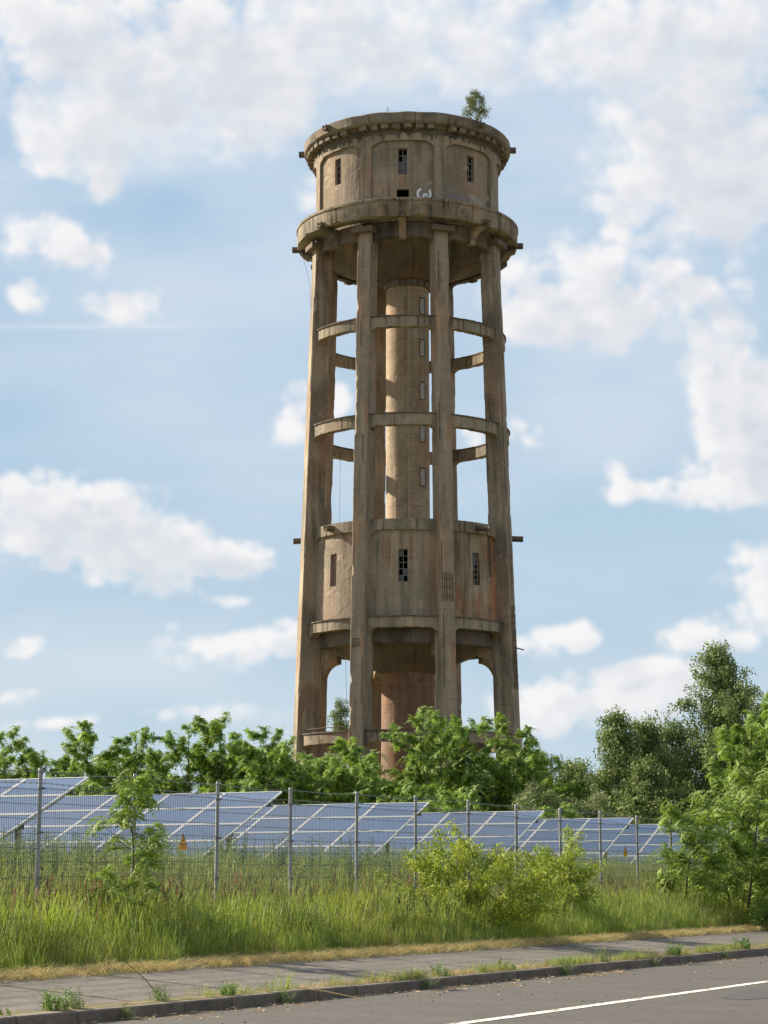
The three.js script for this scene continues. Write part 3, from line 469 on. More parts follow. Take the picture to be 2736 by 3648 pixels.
function solarTable(s, t, cols, yTop, label, seed) {
  const o = add(new THREE.Group(), 'solar_panel_table', { label, category: 'solar panels', group: 'rows of tilted solar panel tables behind the fence' });
  // local x: along the row towards the road (-t); local z: towards the camera side (-s); y up
  o.position.set(...st(s, t, 0)); o.rotation.y = Math.PI / 2 - AL - Math.PI / 2; // local -z points along the road
  const r = rng(seed), gap = 0.02, L = 4 * MH + 3 * gap;
  // right-hand top corner at x = 0; rows fall towards +z
  for (let c = 0; c < cols; c++) for (let q = 0; q < 4; q++) {
    const m = part(frameG, alu, 'solar_module', o), d = (q + 0.5) * MH + q * gap;
    m.position.set(-(c + 0.5) * MW - c * gap, yTop - d * Math.sin(TILT), d * Math.cos(TILT));
    m.rotation.set(-(Math.PI / 2 - TILT) + (r() - 0.5) * 0.006, (r() - 0.5) * 0.004, 0);
    part(glassG, glassM[Math.floor(r() * 3)], 'glass', m);
  }
  const W = cols * (MW + gap);
  for (const f of [0.14, 0.86]) { const b = boxG(W, 0.09, 0.06); const m = part(b, zinc, 'purlin', o), d = f * L; m.position.set(-W / 2, yTop - d * Math.sin(TILT) - 0.09, d * Math.cos(TILT)); m.rotation.x = TILT; }
  for (let c = 0; c <= cols; c += 2) {
    const x = -Math.min(W - 0.3, c * (MW + gap) + 0.34), rl = boxG(0.06, 0.08, L * 0.86), m = part(rl, zinc, 'rafter', o); m.position.set(x, yTop - 0.5 * L * Math.sin(TILT) - 0.17, 0.5 * L * Math.cos(TILT)); m.rotation.x = TILT;
    for (const f of [0.56]) { const d = f * L, top = yTop - d * Math.sin(TILT) - 0.2, [, , zz] = [0, 0, d * Math.cos(TILT)], p = part(boxG(0.1, top - 0.55, 0.07), zinc, 'post', o); p.position.set(x + 0.09, (top + 0.55) / 2, zz); }
  }
  const jb = part(boxG(0.34, 0.2, 0.16), darkSteel, 'junction_box', o); jb.position.set(-0.45, yTop - 1.02, 1.9);
}
{ const cols = [5, 8, 8, 7, 7, 8]; for (let k = 0; k < 6; k++) solarTable(36.9 + 8.13 * k, 26.25 + (k > 3 ? 0.12 : 0) - (k === 5 ? 4.6 : 0), cols[k] + (k === 5 ? 2 : 0), 3.58, tableLabels[k], 300 + k); }

// ---------------------------------------------------------------- mesh fence with barbed wire
{
  const fence = add(new THREE.Group(), 'mesh_fence', { label: 'grey steel mesh fence with round posts and two strands of barbed wire', category: 'fence' });
  const galv = tex(128, 512, (u, v) => { const n = fb2(u, v, 4, 10, 4, 9), k = 0.26 * (0.75 + 0.5 * n); return [k * 0.95, k, k * 1.03]; });
  const postM = std({ map: galv, roughness: 0.55, metalness: 0.35 }), wireM = std({ color: rgb(0.15, 0.16, 0.16), roughness: 0.6, metalness: 0.3 });
  const postG = (() => { const g = new THREE.CylinderGeometry(0.031, 0.031, 2.6, 12); g.translate(0, 1.3, 0); const c = new THREE.CylinderGeometry(0.027, 0.034, 0.035, 12); c.translate(0, 2.615, 0); return mergeGeometries([g, c]); })();
  const clampG = (() => { const a = new THREE.CylinderGeometry(0.038, 0.038, 0.035, 12), b = boxG(0.05, 0.03, 0.03); b.translate(0.055, 0, 0.012); return mergeGeometries([a, b]); })();
  const L = 2.365, TOP = 2.06, vG = []; for (let i = 0; i <= 46; i++) { const b = boxG(0.0042, TOP + 0.03, 0.0042); b.translate(0.04 + i * 0.0497, TOP / 2 + 0.07, 0); vG.push(b); }
  const vGeo = mergeGeometries(vG), hG = boxG(L - 0.05, 0.0085, 0.0085);
  const r = rng(8), topY = (s) => 3.055 - 0.6 + (vn3(s * 0.09, 1, 1) - 0.5) * 0.02;
  for (let k = -4; k < 19; k++) {
    const s = 24.33 + k * L, y = 0.37 + (vn3(k * 0.8, 3, 3) - 0.5) * 0.07;
    const p = part(postG, postM, 'post', fence); p.position.set(...st(s, 18.15, y)); p.rotation.set((r() - 0.5) * 0.014, ROADTURN, (r() - 0.5) * 0.014);
    for (const h of [2.35, 1.73, 1.1, 0.5]) { const c = part(clampG, wireM, 'clamp', p); c.position.y = h; }
    const m = part(vGeo, wireM, 'mesh_panel', fence); m.userData.kind = 'stuff'; m.position.set(...st(s, 18.11, y + 0.22)); m.rotation.y = ROADTURN;
    for (let q = 0; q < 11; q++) { const w = part(hG, wireM, 'cross_wire', m); w.position.set(L / 2, 0.09 + q * 0.2035, 0.008); }
  }
  for (const h of [2.58, 2.42]) {
    const mb = new MB(), pts = []; for (let k = -4; k < 19; k++) { pts.push(V(...st(24.33 + k * L, 18.1, 0.37 + h + (vn3(k * 0.8, 3, 3) - 0.5) * 0.07))); pts.push(V(...st(24.33 + (k + 0.5) * L, 18.1, 0.37 + h - 0.025 + (vn3((k + .5) * 0.8, 3, 3) - 0.5) * 0.07))); }
    tube(mb, pts, pts.map(() => 0.0045), 4);
    for (let i = 0; i + 1 < pts.length; i++) for (let f = 0.05; f < 1; f += 0.12) { const c = pts[i].clone().lerp(pts[i + 1], f); tube(mb, [c.clone().add(V(0, -0.02, 0.01)), c.clone().add(V(0, 0.02, -0.01))], [0.003, 0.003], 3); tube(mb, [c.clone().add(V(-0.012, 0.016, 0)), c.clone().add(V(0.012, -0.016, 0))], [0.003, 0.003], 3); }
    const bw = part(mb.geo(false), wireM, 'barbed_wire', fence); bw.userData.kind = 'stuff';
  }
}
// warning signs on the fence
{
  const cv = document.createElement('canvas'); cv.width = 256; cv.height = 320; const c = cv.getContext('2d');
  c.fillStyle = '#d8940a'; c.fillRect(0, 0, 256, 320);
  c.fillStyle = '#15120c'; c.beginPath(); c.moveTo(128, 0); c.lineTo(256, 222); c.lineTo(0, 222); c.closePath(); c.fill();
  c.fillStyle = '#d8940a'; c.beginPath(); c.moveTo(128, 46); c.lineTo(222, 204); c.lineTo(34, 204); c.closePath(); c.fill();
  c.fillStyle = '#15120c'; c.beginPath(); c.moveTo(138, 84); c.lineTo(108, 150); c.lineTo(130, 144); c.lineTo(120, 192); c.lineTo(152, 128); c.lineTo(130, 134); c.lineTo(150, 90); c.closePath(); c.fill();
  c.globalAlpha = 0.55; for (const [y, x0, x1] of [[244, 34, 222], [264, 52, 204], [288, 40, 216]]) { for (let x = x0; x < x1; x += 15) c.fillRect(x, y, 10, 9); }
  const t = new THREE.CanvasTexture(cv); t.colorSpace = THREE.SRGBColorSpace;
  const sh = new THREE.Shape(); sh.moveTo(-0.105, 0); sh.lineTo(0.105, 0); sh.lineTo(0.105, 0.08); sh.lineTo(0, 0.262); sh.lineTo(-0.105, 0.08); sh.closePath();
  const g = new THREE.ExtrudeGeometry(sh, { depth: 0.003, bevelEnabled: false }), u = g.attributes.uv, p = g.attributes.position; for (let i = 0; i < u.count; i++) u.setXY(i, p.getX(i) / 0.21 + 0.5, p.getY(i) / 0.262);
  const m = std({ map: t, roughness: 0.5 });
  for (const [s, y, label] of [[27.97, 1.90, 'yellow triangular high-voltage warning sign on the left part of the fence'], [47.0, 2.0, 'small yellow warning sign on the fence, left of the right-hand locusts']]) {
    const o = new THREE.Mesh(g, m); o.castShadow = o.receiveShadow = true; o.position.set(...st(s, 18.085, y)); o.rotation.y = ROADTURN; add(o, 'warning_sign', { label, category: 'sign', group: 'warning signs on the fence' });
  }
}
// ---------------------------------------------------------------- plants
const leafMat = (r, g, b, tr = 0.42, ro = 0.75) => new THREE.MeshPhysicalMaterial({ color: rgb(r, g, b), roughness: ro, transmission: tr, thickness: 0, side: THREE.DoubleSide, specularIntensity: 0.45 });
const barkM = std({ color: rgb(0.085, 0.07, 0.05), roughness: 1 }), paleBark = std({ color: rgb(0.30, 0.28, 0.25), roughness: 0.9 }), twigM = std({ color: rgb(0.07, 0.05, 0.032), roughness: 1 });
// pinnate leaf: pairs of leaflets along a drooping stalk, added to mb
function pinnate(mb, r, o, dir, len, pairs, lw, droop) {
  const side = V().crossVectors(dir, V(0, 1, 0)); if (side.lengthSq() < 1e-4) side.set(1, 0, 0); side.normalize().applyAxisAngle(dir, (r() - 0.5) * 1.2);
  for (let i = 0; i <= pairs; i++) {
    const f = (i + 0.7) / (pairs + 0.7), c = o.clone().addScaledVector(dir, len * f); c.y -= droop * len * f * f;
    const d2 = dir.clone(); d2.y -= 2 * droop * f; d2.normalize();
    for (const s of i === pairs ? [0] : [-1, 1]) {
      const a = s === 0 ? d2.clone() : side.clone().multiplyScalar(s).addScaledVector(d2, 0.45).normalize(); a.y -= 0.12 + 0.25 * r(); a.normalize();
      const w = V().crossVectors(a, V().crossVectors(side, d2)).normalize(); const L = lw * (2.0 + 0.4 * r()) * (1 - 0.25 * Math.abs(f - 0.5)), W = lw * 0.5;
      const P = (q) => [q.x, q.y, q.z], b1 = c.clone().addScaledVector(a, L * 0.35), b2 = c.clone().addScaledVector(a, L * 0.8);
      const i0 = mb.v(...P(c)), i1 = mb.v(...P(b1.clone().addScaledVector(w, W))), i2 = mb.v(...P(b2.clone().addScaledVector(w, W * 0.7))), i3 = mb.v(...P(c.clone().addScaledVector(a, L))), i4 = mb.v(...P(b1.clone().addScaledVector(w, -W))), i5 = mb.v(...P(b2.clone().addScaledVector(w, -W * 0.7)));
      mb.quad(i0, i1, i2, i3); mb.quad(i0, i3, i5, i4);
    }
  }
}
const randDir = (r) => { const z = r() * 2 - 1, a = r() * 6.283, q = Math.sqrt(1 - z * z); return V(q * Math.cos(a), z, q * Math.sin(a)); };
function locustSpray(seed, n, len, pairs, lw) { const mb = new MB(), r = rng(seed); for (let i = 0; i < n; i++) { const a = i / n * 6.283 + r(), d = V(Math.cos(a), -0.25 + 1.3 * r(), Math.sin(a)).normalize(); pinnate(mb, r, randDir(r).multiplyScalar(0.55 * len * r()), d, len * (0.75 + 0.4 * r()), pairs, lw, 0.35 + 0.3 * r()); } return mb.geo(true); }
function leafSpray(seed, n, spread, size, droop, long = 1.5) { // loose simple leaves on short twigs
  const mb = new MB(), r = rng(seed);
  for (let i = 0; i < n; i++) {
    const c = randDir(r).multiplyScalar(spread * Math.cbrt(r())); c.y = c.y * 0.8 - droop * r(); const a = randDir(r); a.y -= 0.3 + droop; a.normalize(); const b = V().crossVectors(a, randDir(r)).normalize(), s = size * (0.7 + 0.6 * r());
    const P = (q) => [q.x, q.y, q.z]; const m1 = c.clone().addScaledVector(a, s * long * 0.45), e = c.clone().addScaledVector(a, s * long);
    mb.face([P(c), P(m1.clone().addScaledVector(b, s * 0.5)), P(e), P(m1.clone().addScaledVector(b, -s * 0.5))]);
  }
  return mb.geo(true);
}
// a tree: trunk, limbs and twigs carry sprays of leaves
function tree(o) {
  const r = rng(o.seed), wood = new MB(), spots = [];
  const g = new THREE.Group();
  const grow = (p, d, len, rad, level) => {
    const n = level === 0 ? 8 : level === 1 ? 6 : 4, pts = [p.clone()], dir = d.clone(), q = p.clone();
    for (let i = 1; i <= n; i++) { dir.add(randDir(r).multiplyScalar(o.crook * (level ? 1 : 0.6))); dir.y += level === 0 ? o.rise * 0.25 : level === 1 ? o.rise * 0.16 * (i < n * 0.6 ? 1 : 0) - (i > n * 0.6 ? o.sag * 0.2 : 0) : -o.sag * 0.16; dir.normalize(); q.addScaledVector(dir, len / n); pts.push(q.clone()); }
    tube(wood, pts, pts.map((_, i) => Math.max(0.004, rad * (1 - 0.82 * i / n))), level === 0 ? 7 : level === 1 ? 5 : 3);
    return pts;
  };
  const at = (pts, f) => { const x = f * (pts.length - 1), i = Math.min(pts.length - 2, Math.floor(x)); return pts[i].clone().lerp(pts[i + 1], x - i); };
  for (let m = 0; m < (o.stems || 1); m++) {
    const lean = o.stems > 1 ? 0.35 : 0.08, a0 = r() * 6.283 + m / (o.stems || 1) * 6.283, H = o.h * (m ? 0.72 + 0.25 * r() : 1);
    const trunk = grow(V(Math.cos(a0) * 0.12 * (o.stems > 1 ? 1 : 0), -0.15, Math.sin(a0) * 0.12 * (o.stems > 1 ? 1 : 0)), V(Math.cos(a0) * lean * (m || o.stems === 1 ? 1 : 0.3), 1, Math.sin(a0) * lean * (m || o.stems === 1 ? 1 : 0.3)).normalize(), H, o.trunk * (m ? 0.7 : 1), 0);
    const NL = Math.round(o.limbs / (o.stems || 1));
    for (let k = 0; k < NL; k++) {
      const f = lerp(o.base, 0.97, (k + r() * 0.8) / NL), s = at(trunk, f), az = k * 2.4 + r() * 1.1, fr = (f - o.base) / (1 - o.base);
      const len = o.rad * o.shape(fr) * (o.ragged ? 0.4 + 1.0 * Math.pow(r(), 1.6) : 0.6 + 0.6 * r()); if (len < 0.12) continue;
      const el = o.angle * (0.6 + 0.8 * r()), d = V(Math.cos(az) * Math.cos(el), Math.sin(el), Math.sin(az) * Math.cos(el));
      const limb = grow(s, d, len, Math.max(0.008, o.trunk * 0.36 * (1 - 0.5 * fr)), 1);
      const NT = Math.max(2, Math.round(len * o.twigs));
      for (let t = 0; t < NT; t++) {
        const ff = lerp(0.28, 1, (t + r()) / NT), b = at(limb, ff), td = randDir(r).multiplyScalar(0.75).add(d).add(V(0, o.twigUp, 0)).normalize(), tl = o.twigLen * (0.6 + 0.7 * r());
        const tw = grow(b, td, tl, 0.012 * o.thin, 2);
        for (let q = 0; q < o.per; q++) spots.push([at(tw, clamp(lerp(0.35, 1, (q + r()) / o.per))), td]);
      }
      spots.push([limb[limb.length - 1], d]);
    }
    for (let q = 0; q < 3; q++) spots.push([at(trunk, 0.93 + 0.07 * q / 2), V(0, 1, 0)]);
  }
  // stand the crown over the spot where the tree is wanted, at the height wanted
  let cx = 0, cz = 0, my = 0; for (const [p] of spots) { cx += p.x / spots.length; cz += p.z / spots.length; my = Math.max(my, p.y); }
  g.userData.off = [cx, cz]; const fy = o.h / (my + 0.1);
  for (let i = 1; i < wood.p.length; i += 3) wood.p[i] *= fy; for (const q of new Set(spots.map((w) => w[0]))) q.y *= fy;
  const tr = part(wood.geo(false), o.bark, 'trunk', g);
  const im = new THREE.InstancedMesh(o.spray, o.leaf, spots.length), M = new THREE.Matrix4(), Q = new THREE.Quaternion(), E = new THREE.Euler();
  spots.forEach(([p, d], i) => {
    const sc = o.size * (0.7 + 0.6 * r()); E.set((r() - 0.5) * 1.1 * o.tumble, r() * 6.283, (r() - 0.5) * 1.1 * o.tumble); Q.setFromEuler(E); M.compose(p, Q, V(sc, sc, sc)); im.setMatrixAt(i, M);
    const t = 0.72 + 0.56 * r(), y = o.warm * r(); im.setColorAt(i, rgb(t * (1 + y), t * (1 + y * 0.35), t * (1 - y * 0.3)));
  });
  im.name = 'crown'; im.userData.kind = 'stuff'; im.castShadow = im.receiveShadow = true; g.add(im);
  return g;
}
const leaf = { locust: leafMat(0.19, 0.315, 0.045, 0.48), stalk: leafMat(0.139, 0.240, 0.034, 0.42), locustNear: leafMat(0.19, 0.30, 0.045, 0.48), birch: leafMat(0.163, 0.225, 0.070, 0.4), willow: leafMat(0.209, 0.264, 0.116, 0.3), yellow: leafMat(0.255, 0.355, 0.048, 0.48), under: leafMat(0.155, 0.256, 0.037, 0.4), roof: leafMat(0.155, 0.194, 0.070, 0.35) };
const spray = { locust: locustSpray(1, 9, 0.30, 4, 0.05), near: locustSpray(2, 5, 0.27, 6, 0.03), birch: leafSpray(3, 34, 0.34, 0.075, 0.22), willow: leafSpray(4, 34, 0.3, 0.05, -0.12, 3.4), yellow: leafSpray(5, 20, 0.13, 0.034, 0.03, 1.6), roof: leafSpray(6, 22, 0.2, 0.06, 0.12), bush: leafSpray(7, 30, 0.36, 0.085, 0.05, 1.5) };
const SH = { wide: (f) => Math.sqrt(clamp(1 - Math.pow((f - 0.38) / 0.66, 2), 0.02, 1)), cone: (f) => 1.08 - 0.98 * f, egg: (f) => Math.sqrt(clamp(1 - Math.pow((f - 0.3) / 0.74, 2), 0.03, 1)), bush: (f) => 0.85 - 0.3 * f };
const K = {
  locust: (seed, h, rad, dark) => ({ seed, h, rad: rad, base: 0.1, stems: 3, limbs: 54, shape: SH.wide, angle: 0.62, twigs: 2.5, twigUp: 0.35, twigLen: 0.7, per: 4, trunk: 0.085, crook: 0.17, rise: 0.5, sag: 0.3, thin: 1, bark: barkM, leaf: leaf.locust, spray: spray.locust, size: 0.86, tumble: 1.3, warm: 0.3 }),
  birch: (seed, h, rad, dark) => ({ seed, h, rad, base: 0.06, stems: 1, limbs: 120, ragged: true, shape: SH.cone, angle: 0.85, twigs: 2.4, twigUp: 0.05, twigLen: 0.6, per: 2, trunk: 0.12, crook: 0.1, rise: 0.3, sag: 0.7, thin: 1, bark: barkM, leaf: leaf.birch, spray: spray.birch, size: 1, tumble: 0.7, warm: 0.12 }),
  bush: (seed, h, rad, mat, sp, size = 1) => ({ seed, h, rad, base: 0.06, stems: 3, limbs: 36, shape: SH.bush, angle: 0.6, twigs: 2.6, twigUp: 0.4, twigLen: 0.6, per: 2, trunk: 0.05, crook: 0.15, rise: 0.4, sag: 0.2, thin: 1, bark: barkM, leaf: mat, spray: sp, size, tumble: 1, warm: 0.2 }),
};
function plant(g, name, x, z, turn, scale, label, category, group) { const [ox, oz] = g.userData.off; g.userData = {}; g.position.set(x - scale * (ox * Math.cos(turn) + oz * Math.sin(turn)), gh(x, z) - 0.05, z - scale * (oz * Math.cos(turn) - ox * Math.sin(turn))); g.rotation.y = turn; g.scale.setScalar(scale); const d = { label, category }; if (group) d.group = group; return add(g, name, d); }
// locust trees in front of the tower: x, z, height above the eye's level, radius, dark?, label
const LOC = [
  [-17.6, -99, 8.9, 2.3, 0, 'open feathery locust tree at the left edge behind the nearest solar table'], [-15.6, -103, 7.9, 1.8, 1, 'darker locust tree second from the left edge'], [-13.5, -98, 9.0, 2.3, 0, 'broad bright locust tree right of the nearest solar table'], [-11.8, -102, 9.0, 1.9, 1, 'dark pointed locust tree above the locust sapling'],
  [-9.5, -100, 9.05, 1.9, 0, 'slender locust tree halfway between left edge and tower'], [-7.2, -98, 9.4, 1.9, 0, 'tallest locust tree left of the tower'], [-5.2, -100, 8.95, 1.9, 0, 'locust tree just left of the outermost tower leg'], [-4.1, -96, 7.9, 1.7, 0, 'locust tree covering the foot of the outermost left tower leg'],
  [-2.45, -99, 8.3, 1.7, 0, 'bright locust tree between the two left tower legs'], [-1.3, -96, 7.2, 1.4, 0, 'locust tree before the foot of the second left tower leg'], [0.1, -94, 5.4, 1.5, 0, 'low locust tree in front of the tower stair shaft'], [2.9, -98, 9.85, 2.3, 0, 'tall bright locust tree before the front right tower leg'],
  [1.5, -95, 5.6, 1.6, 0, 'locust tree right of the tower stair shaft'], [4.5, -97, 8.0, 1.8, 0, 'locust tree between the two right tower legs'], [6.15, -98, 9.3, 1.8, 0, 'dense locust tree covering the rightmost tower leg'], [8.0, -103, 8.0, 1.8, 1, 'dark locust tree just right of the tower'],
  [15.0, -86, 8.4, 2.3, 0, 'bright locust tree in front of the tall birch'], [17.2, -92, 10.4, 2.4, 1, 'dark locust tree at the right edge behind the birches'], [13.9, -78, 5.6, 1.9, 0, 'bright locust tree standing behind the farthest solar table'],
];
LOC.forEach(([x, z, top, rad, dark, label], i) => plant(tree(K.locust(1000 + i * 7, top - gh(x, z) - 0.25, rad, dark)), 'locust_tree', x, z, i * 1.3, 1, label, 'tree', 'locust trees around the tower'));
const BIR = [[16.2, -100, 12.8, 4.6, 0, 'tall pointed birch at the right, the highest tree'], [11.0, -100, 9.6, 3.0, 0, 'dense birch left of the other birches on the right'], [12.6, -101, 9.5, 3.0, 1, 'dark birch second from left in the right-hand group'], [14.1, -104, 9.7, 3.0, 1, 'birch just left of the tallest one'], [9.4, -104, 7.4, 2.4, 1, 'small dark birch right of the silvery willow'], [17.9, -97, 10.2, 3.4, 0, 'birch cut by the right edge, beside the tallest one'], [12.0, -96, 7.2, 2.8, 0, 'lower birch in front of the right-hand birch group'], [-3.95, -171, 16.2, 2.6, 0, 'birch seen between the left tower legs, far behind']];
BIR.forEach(([x, z, top, rad, dark, label], i) => plant(tree({ ...K.birch(2000 + i * 11, top - gh(x, z), rad, dark), per: i ? 2 : 3 }), 'birch_tree', x, z, i * 1.9, 1, label, 'tree', 'birches'));
plant(tree(K.bush(2300, 4.6, 1.9, leaf.willow, spray.willow)), 'willow_bush', 7.0, -93, 0, 1, 'silvery grey-green willow bush right of the tower foot', 'bush');
plant(tree(K.bush(2301, 4.0, 1.7, leaf.willow, spray.willow)), 'willow_bush', 9.2, -92, 1, 1, 'second grey-green willow bush, below the small dark birch', 'bush');
plant(tree({ ...K.birch(2400, 9.0, 1.6, 1), limbs: 30 }), 'pine_tree', 11.8, -148, 0, 1, 'far thin dark tree on the skyline right of the tower', 'tree');
plant(tree({ ...K.birch(2401, 8.6, 1.8, 1), limbs: 34 }), 'pine_tree', 13.6, -150, 2, 1, 'far dark tree on the skyline left of the birches', 'tree');
// undergrowth: bushes that close the gaps below the trees
{
  const kinds = [tree(K.bush(2500, 3.6, 1.7, leaf.under, spray.locust)), tree(K.bush(2501, 3.0, 1.8, leaf.under, spray.bush)), tree(K.bush(2502, 4.2, 1.6, leaf.locust, spray.locust)), tree(K.bush(2503, 3.6, 1.9, leaf.birch, spray.bush))];
  const spots = []; const r = rng(66);
  for (let x = -20; x <= 21; x += 1.55) spots.push([x + (r() - 0.5), -90 - 5 * r(), x > 8 ? 3 : Math.floor(r() * 3), 0.85 + 0.35 * r()]);
  for (let x = -22; x <= 24; x += 2.2) spots.push([x + (r() - 0.5), -108 - 8 * r(), x > 7 ? 3 : r() < 0.5 ? 0 : 2, x > 7 ? 1.1 + 0.4 * r() : 1.6 + 0.45 * r()]);
  spots.forEach(([x, z, k, s]) => plant(kinds[k].clone(), 'undergrowth_bush', x, z, r() * 6.3, s, 'low green bush in the undergrowth below the locusts and birches', 'bush', 'undergrowth bushes below the trees'));
}
// near plants, between path and fence
const near = { bark: twigM, thin: 0.55, spray: spray.near };
plant(tree({ ...K.locust(3103, 2.5, 0.78, 0), ...near, leaf: leaf.locustNear, base: 0.12, stems: 1, limbs: 17, shape: (f) => 1 - 0.6 * f, angle: 0.35, twigs: 3.0, twigLen: 0.17, per: 2, trunk: 0.018, size: 0.84, crook: 0.12, twigUp: 0.15 }), 'locust_sapling', -3.62, -31, 0.6, 1, 'slender young locust sapling before the left fence', 'sapling');
plant(tree({ ...K.locust(3155, 1.15, 0.55, 0), ...near, leaf: leaf.locustNear, base: 0.1, stems: 2, limbs: 14, shape: (f) => 1 - 0.5 * f, angle: 0.5, twigs: 4, twigLen: 0.15, per: 2, trunk: 0.01, size: 0.7 }), 'locust_sapling', -4.0, -30.6, 0.4, 1, 'low locust shoot left of the foot of the slender sapling', 'sapling');
plant(tree({ ...K.locust(3212, 2.85, 1.15, 0), ...near, leaf: leaf.locustNear, base: 0.16, stems: 1, limbs: 26, shape: (f) => 1 - 0.4 * f, angle: 0.4, twigs: 5.5, twigLen: 0.28, per: 2, trunk: 0.03, size: 1.0, twigUp: 0.2 }), 'locust_sapling', 7.35, -51, 1.0, 1, 'small branching locust before the right fence with its stem showing', 'sapling');
plant(tree({ ...K.locust(3307, 3.9, 1.15, 0), ...near, leaf: leaf.locustNear, base: 0.12, stems: 2, limbs: 34, shape: (f) => 1 - 0.45 * f, angle: 0.4, twigs: 5.5, twigLen: 0.32, per: 2, trunk: 0.035, size: 1.08 }), 'locust_sapling', 8.75, -52, 2.0, 1, 'taller leafy locust near the right edge before the fence', 'sapling');
plant(tree({ ...K.locust(3408, 3.5, 1.2, 0), ...near, leaf: leaf.locustNear, base: 0.08, stems: 2, limbs: 44, shape: (f) => 1 - 0.3 * f, angle: 0.4, twigs: 5, twigLen: 0.32, per: 2, trunk: 0.035, size: 1.1 }), 'locust_sapling', 10.2, -54, 3.0, 1, 'dense locust cut by the right edge of the picture', 'sapling');
plant(tree({ ...K.bush(3501, 2.15, 1.75, leaf.yellow, spray.yellow), thin: 0.4, bark: twigM, stems: 6, limbs: 50, twigs: 4.2, twigLen: 0.24, per: 3, trunk: 0.016, angle: 0.5, shape: (f) => 1 - 0.45 * f, warm: 0.5, base: 0.08, sag: 0.8 }), 'wild_bush', 1.72, -39.3, 0.3, 1, 'broad yellow-green wild bush in the middle of the verge', 'bush');
plant(tree({ ...K.bush(3602, 2.15, 1.05, leaf.yellow, spray.yellow), thin: 0.5, bark: twigM, stems: 5, limbs: 34, twigs: 4.6, twigLen: 0.24, per: 3, trunk: 0.018, angle: 0.55, shape: (f) => 0.6 + 0.4 * f, warm: 0.35, base: 0.35, sag: 0.45 }), 'wild_bush', 3.62, -44, 1.2, 1, 'leggy wild bush with bare dark stems, right of the broad one', 'bush');
plant(tree({ ...K.bush(3702, 1.0, 0.9, leaf.under, spray.yellow), thin: 0.5, bark: twigM, stems: 4, limbs: 34, twigs: 6, twigLen: 0.2, per: 3, trunk: 0.014, base: 0.03 }), 'wild_bush', 9.3, -50.5, 0.2, 1, 'low dark bush at the foot of the right-hand locusts', 'bush');
plant(tree({ ...K.bush(3802, 0.9, 0.2, leafMat(0.06, 0.08, 0.03), spray.yellow), thin: 0.4, bark: twigM, stems: 6, limbs: 30, angle: 1.2, twigs: 8, twigLen: 0.14, per: 1, size: 0.4, trunk: 0.008, base: 0.1 }), 'broom_shrub', 0.53, -37.2, 0.2, 1, 'thin dark upright broom left of the broad wild bush', 'shrub');
{ // birch seedling growing on the roof edge
  const g = tree({ ...K.birch(4011, 2.75, 1.35, 0), ragged: false, spray: spray.roof, leaf: leaf.roof, limbs: 40, twigs: 3.4, twigLen: 0.26, per: 2, trunk: 0.035, base: 0.1, size: 0.9, bark: barkM, thin: 0.7, sag: 0.2, angle: 0.5 }); const q = cyl(42.5, 7.25, 55.05);
  g.userData = {}; g.position.set(q[0] + 1.73, q[1], q[2] - 150); add(g, 'birch_seedling', { label: 'small birch seedling growing on the tower roof', category: 'sapling' });
  const h = leafSpray(9, 60, 0.3, 0.03, -0.2, 5); const m = new THREE.Mesh(h, leaf.willow); const q2 = cyl(-11.5, 7.4, 55.3); m.position.set(q2[0] + 1.73, q2[1], q2[2] - 150); m.userData.kind = 'stuff'; add(m, 'roof_grass', { kind: 'stuff', label: 'tuft of grass on the tower roof edge' });
}
// ---------------------------------------------------------------- grasses and weeds
function tuft(seed, n, h, w, rad, lean, heads) { // blades as bent strips; heads: seed spikes
  const mb = new MB(), r = rng(seed);
  for (let i = 0; i < n; i++) {
    const a = r() * 6.283, q = rad * Math.sqrt(r()), x = Math.cos(a) * q, z = Math.sin(a) * q, H = h * (0.55 + 0.55 * r()), b = r() * 6.283, l = lean * (0.3 + r()) * H, f = r() * 6.283, wx = Math.cos(f) * w / 2, wz = Math.sin(f) * w / 2;
    const pt = (t, k) => [x + Math.cos(b) * l * t * t + wx * k, H * t * (1 - 0.12 * lean * t), z + Math.sin(b) * l * t * t + wz * k];
    if (heads) { mb.face([pt(0, -0.5), pt(0, 0.5), pt(0.78, 0.3), pt(0.78, -0.3)]); for (const e of [0, 1.57]) { const c = Math.cos(f + e) * heads, s = Math.sin(f + e) * heads, A = pt(0.72, 0), B = pt(0.86, 0), C = pt(1, 0); mb.face([A, [B[0] + c, B[1], B[2] + s], C, [B[0] - c, B[1], B[2] - s]]); } }
    else { mb.face([pt(0, -1), pt(0, 1), pt(0.45, 0.9), pt(0.45, -0.9)]); mb.face([pt(0.45, -0.9), pt(0.45, 0.9), pt(0.8, 0.55), pt(0.8, -0.55)]); mb.face([pt(0.8, -0.55), pt(0.8, 0.55), pt(1, 0)]); }
  }
  return mb.geo(true);
}
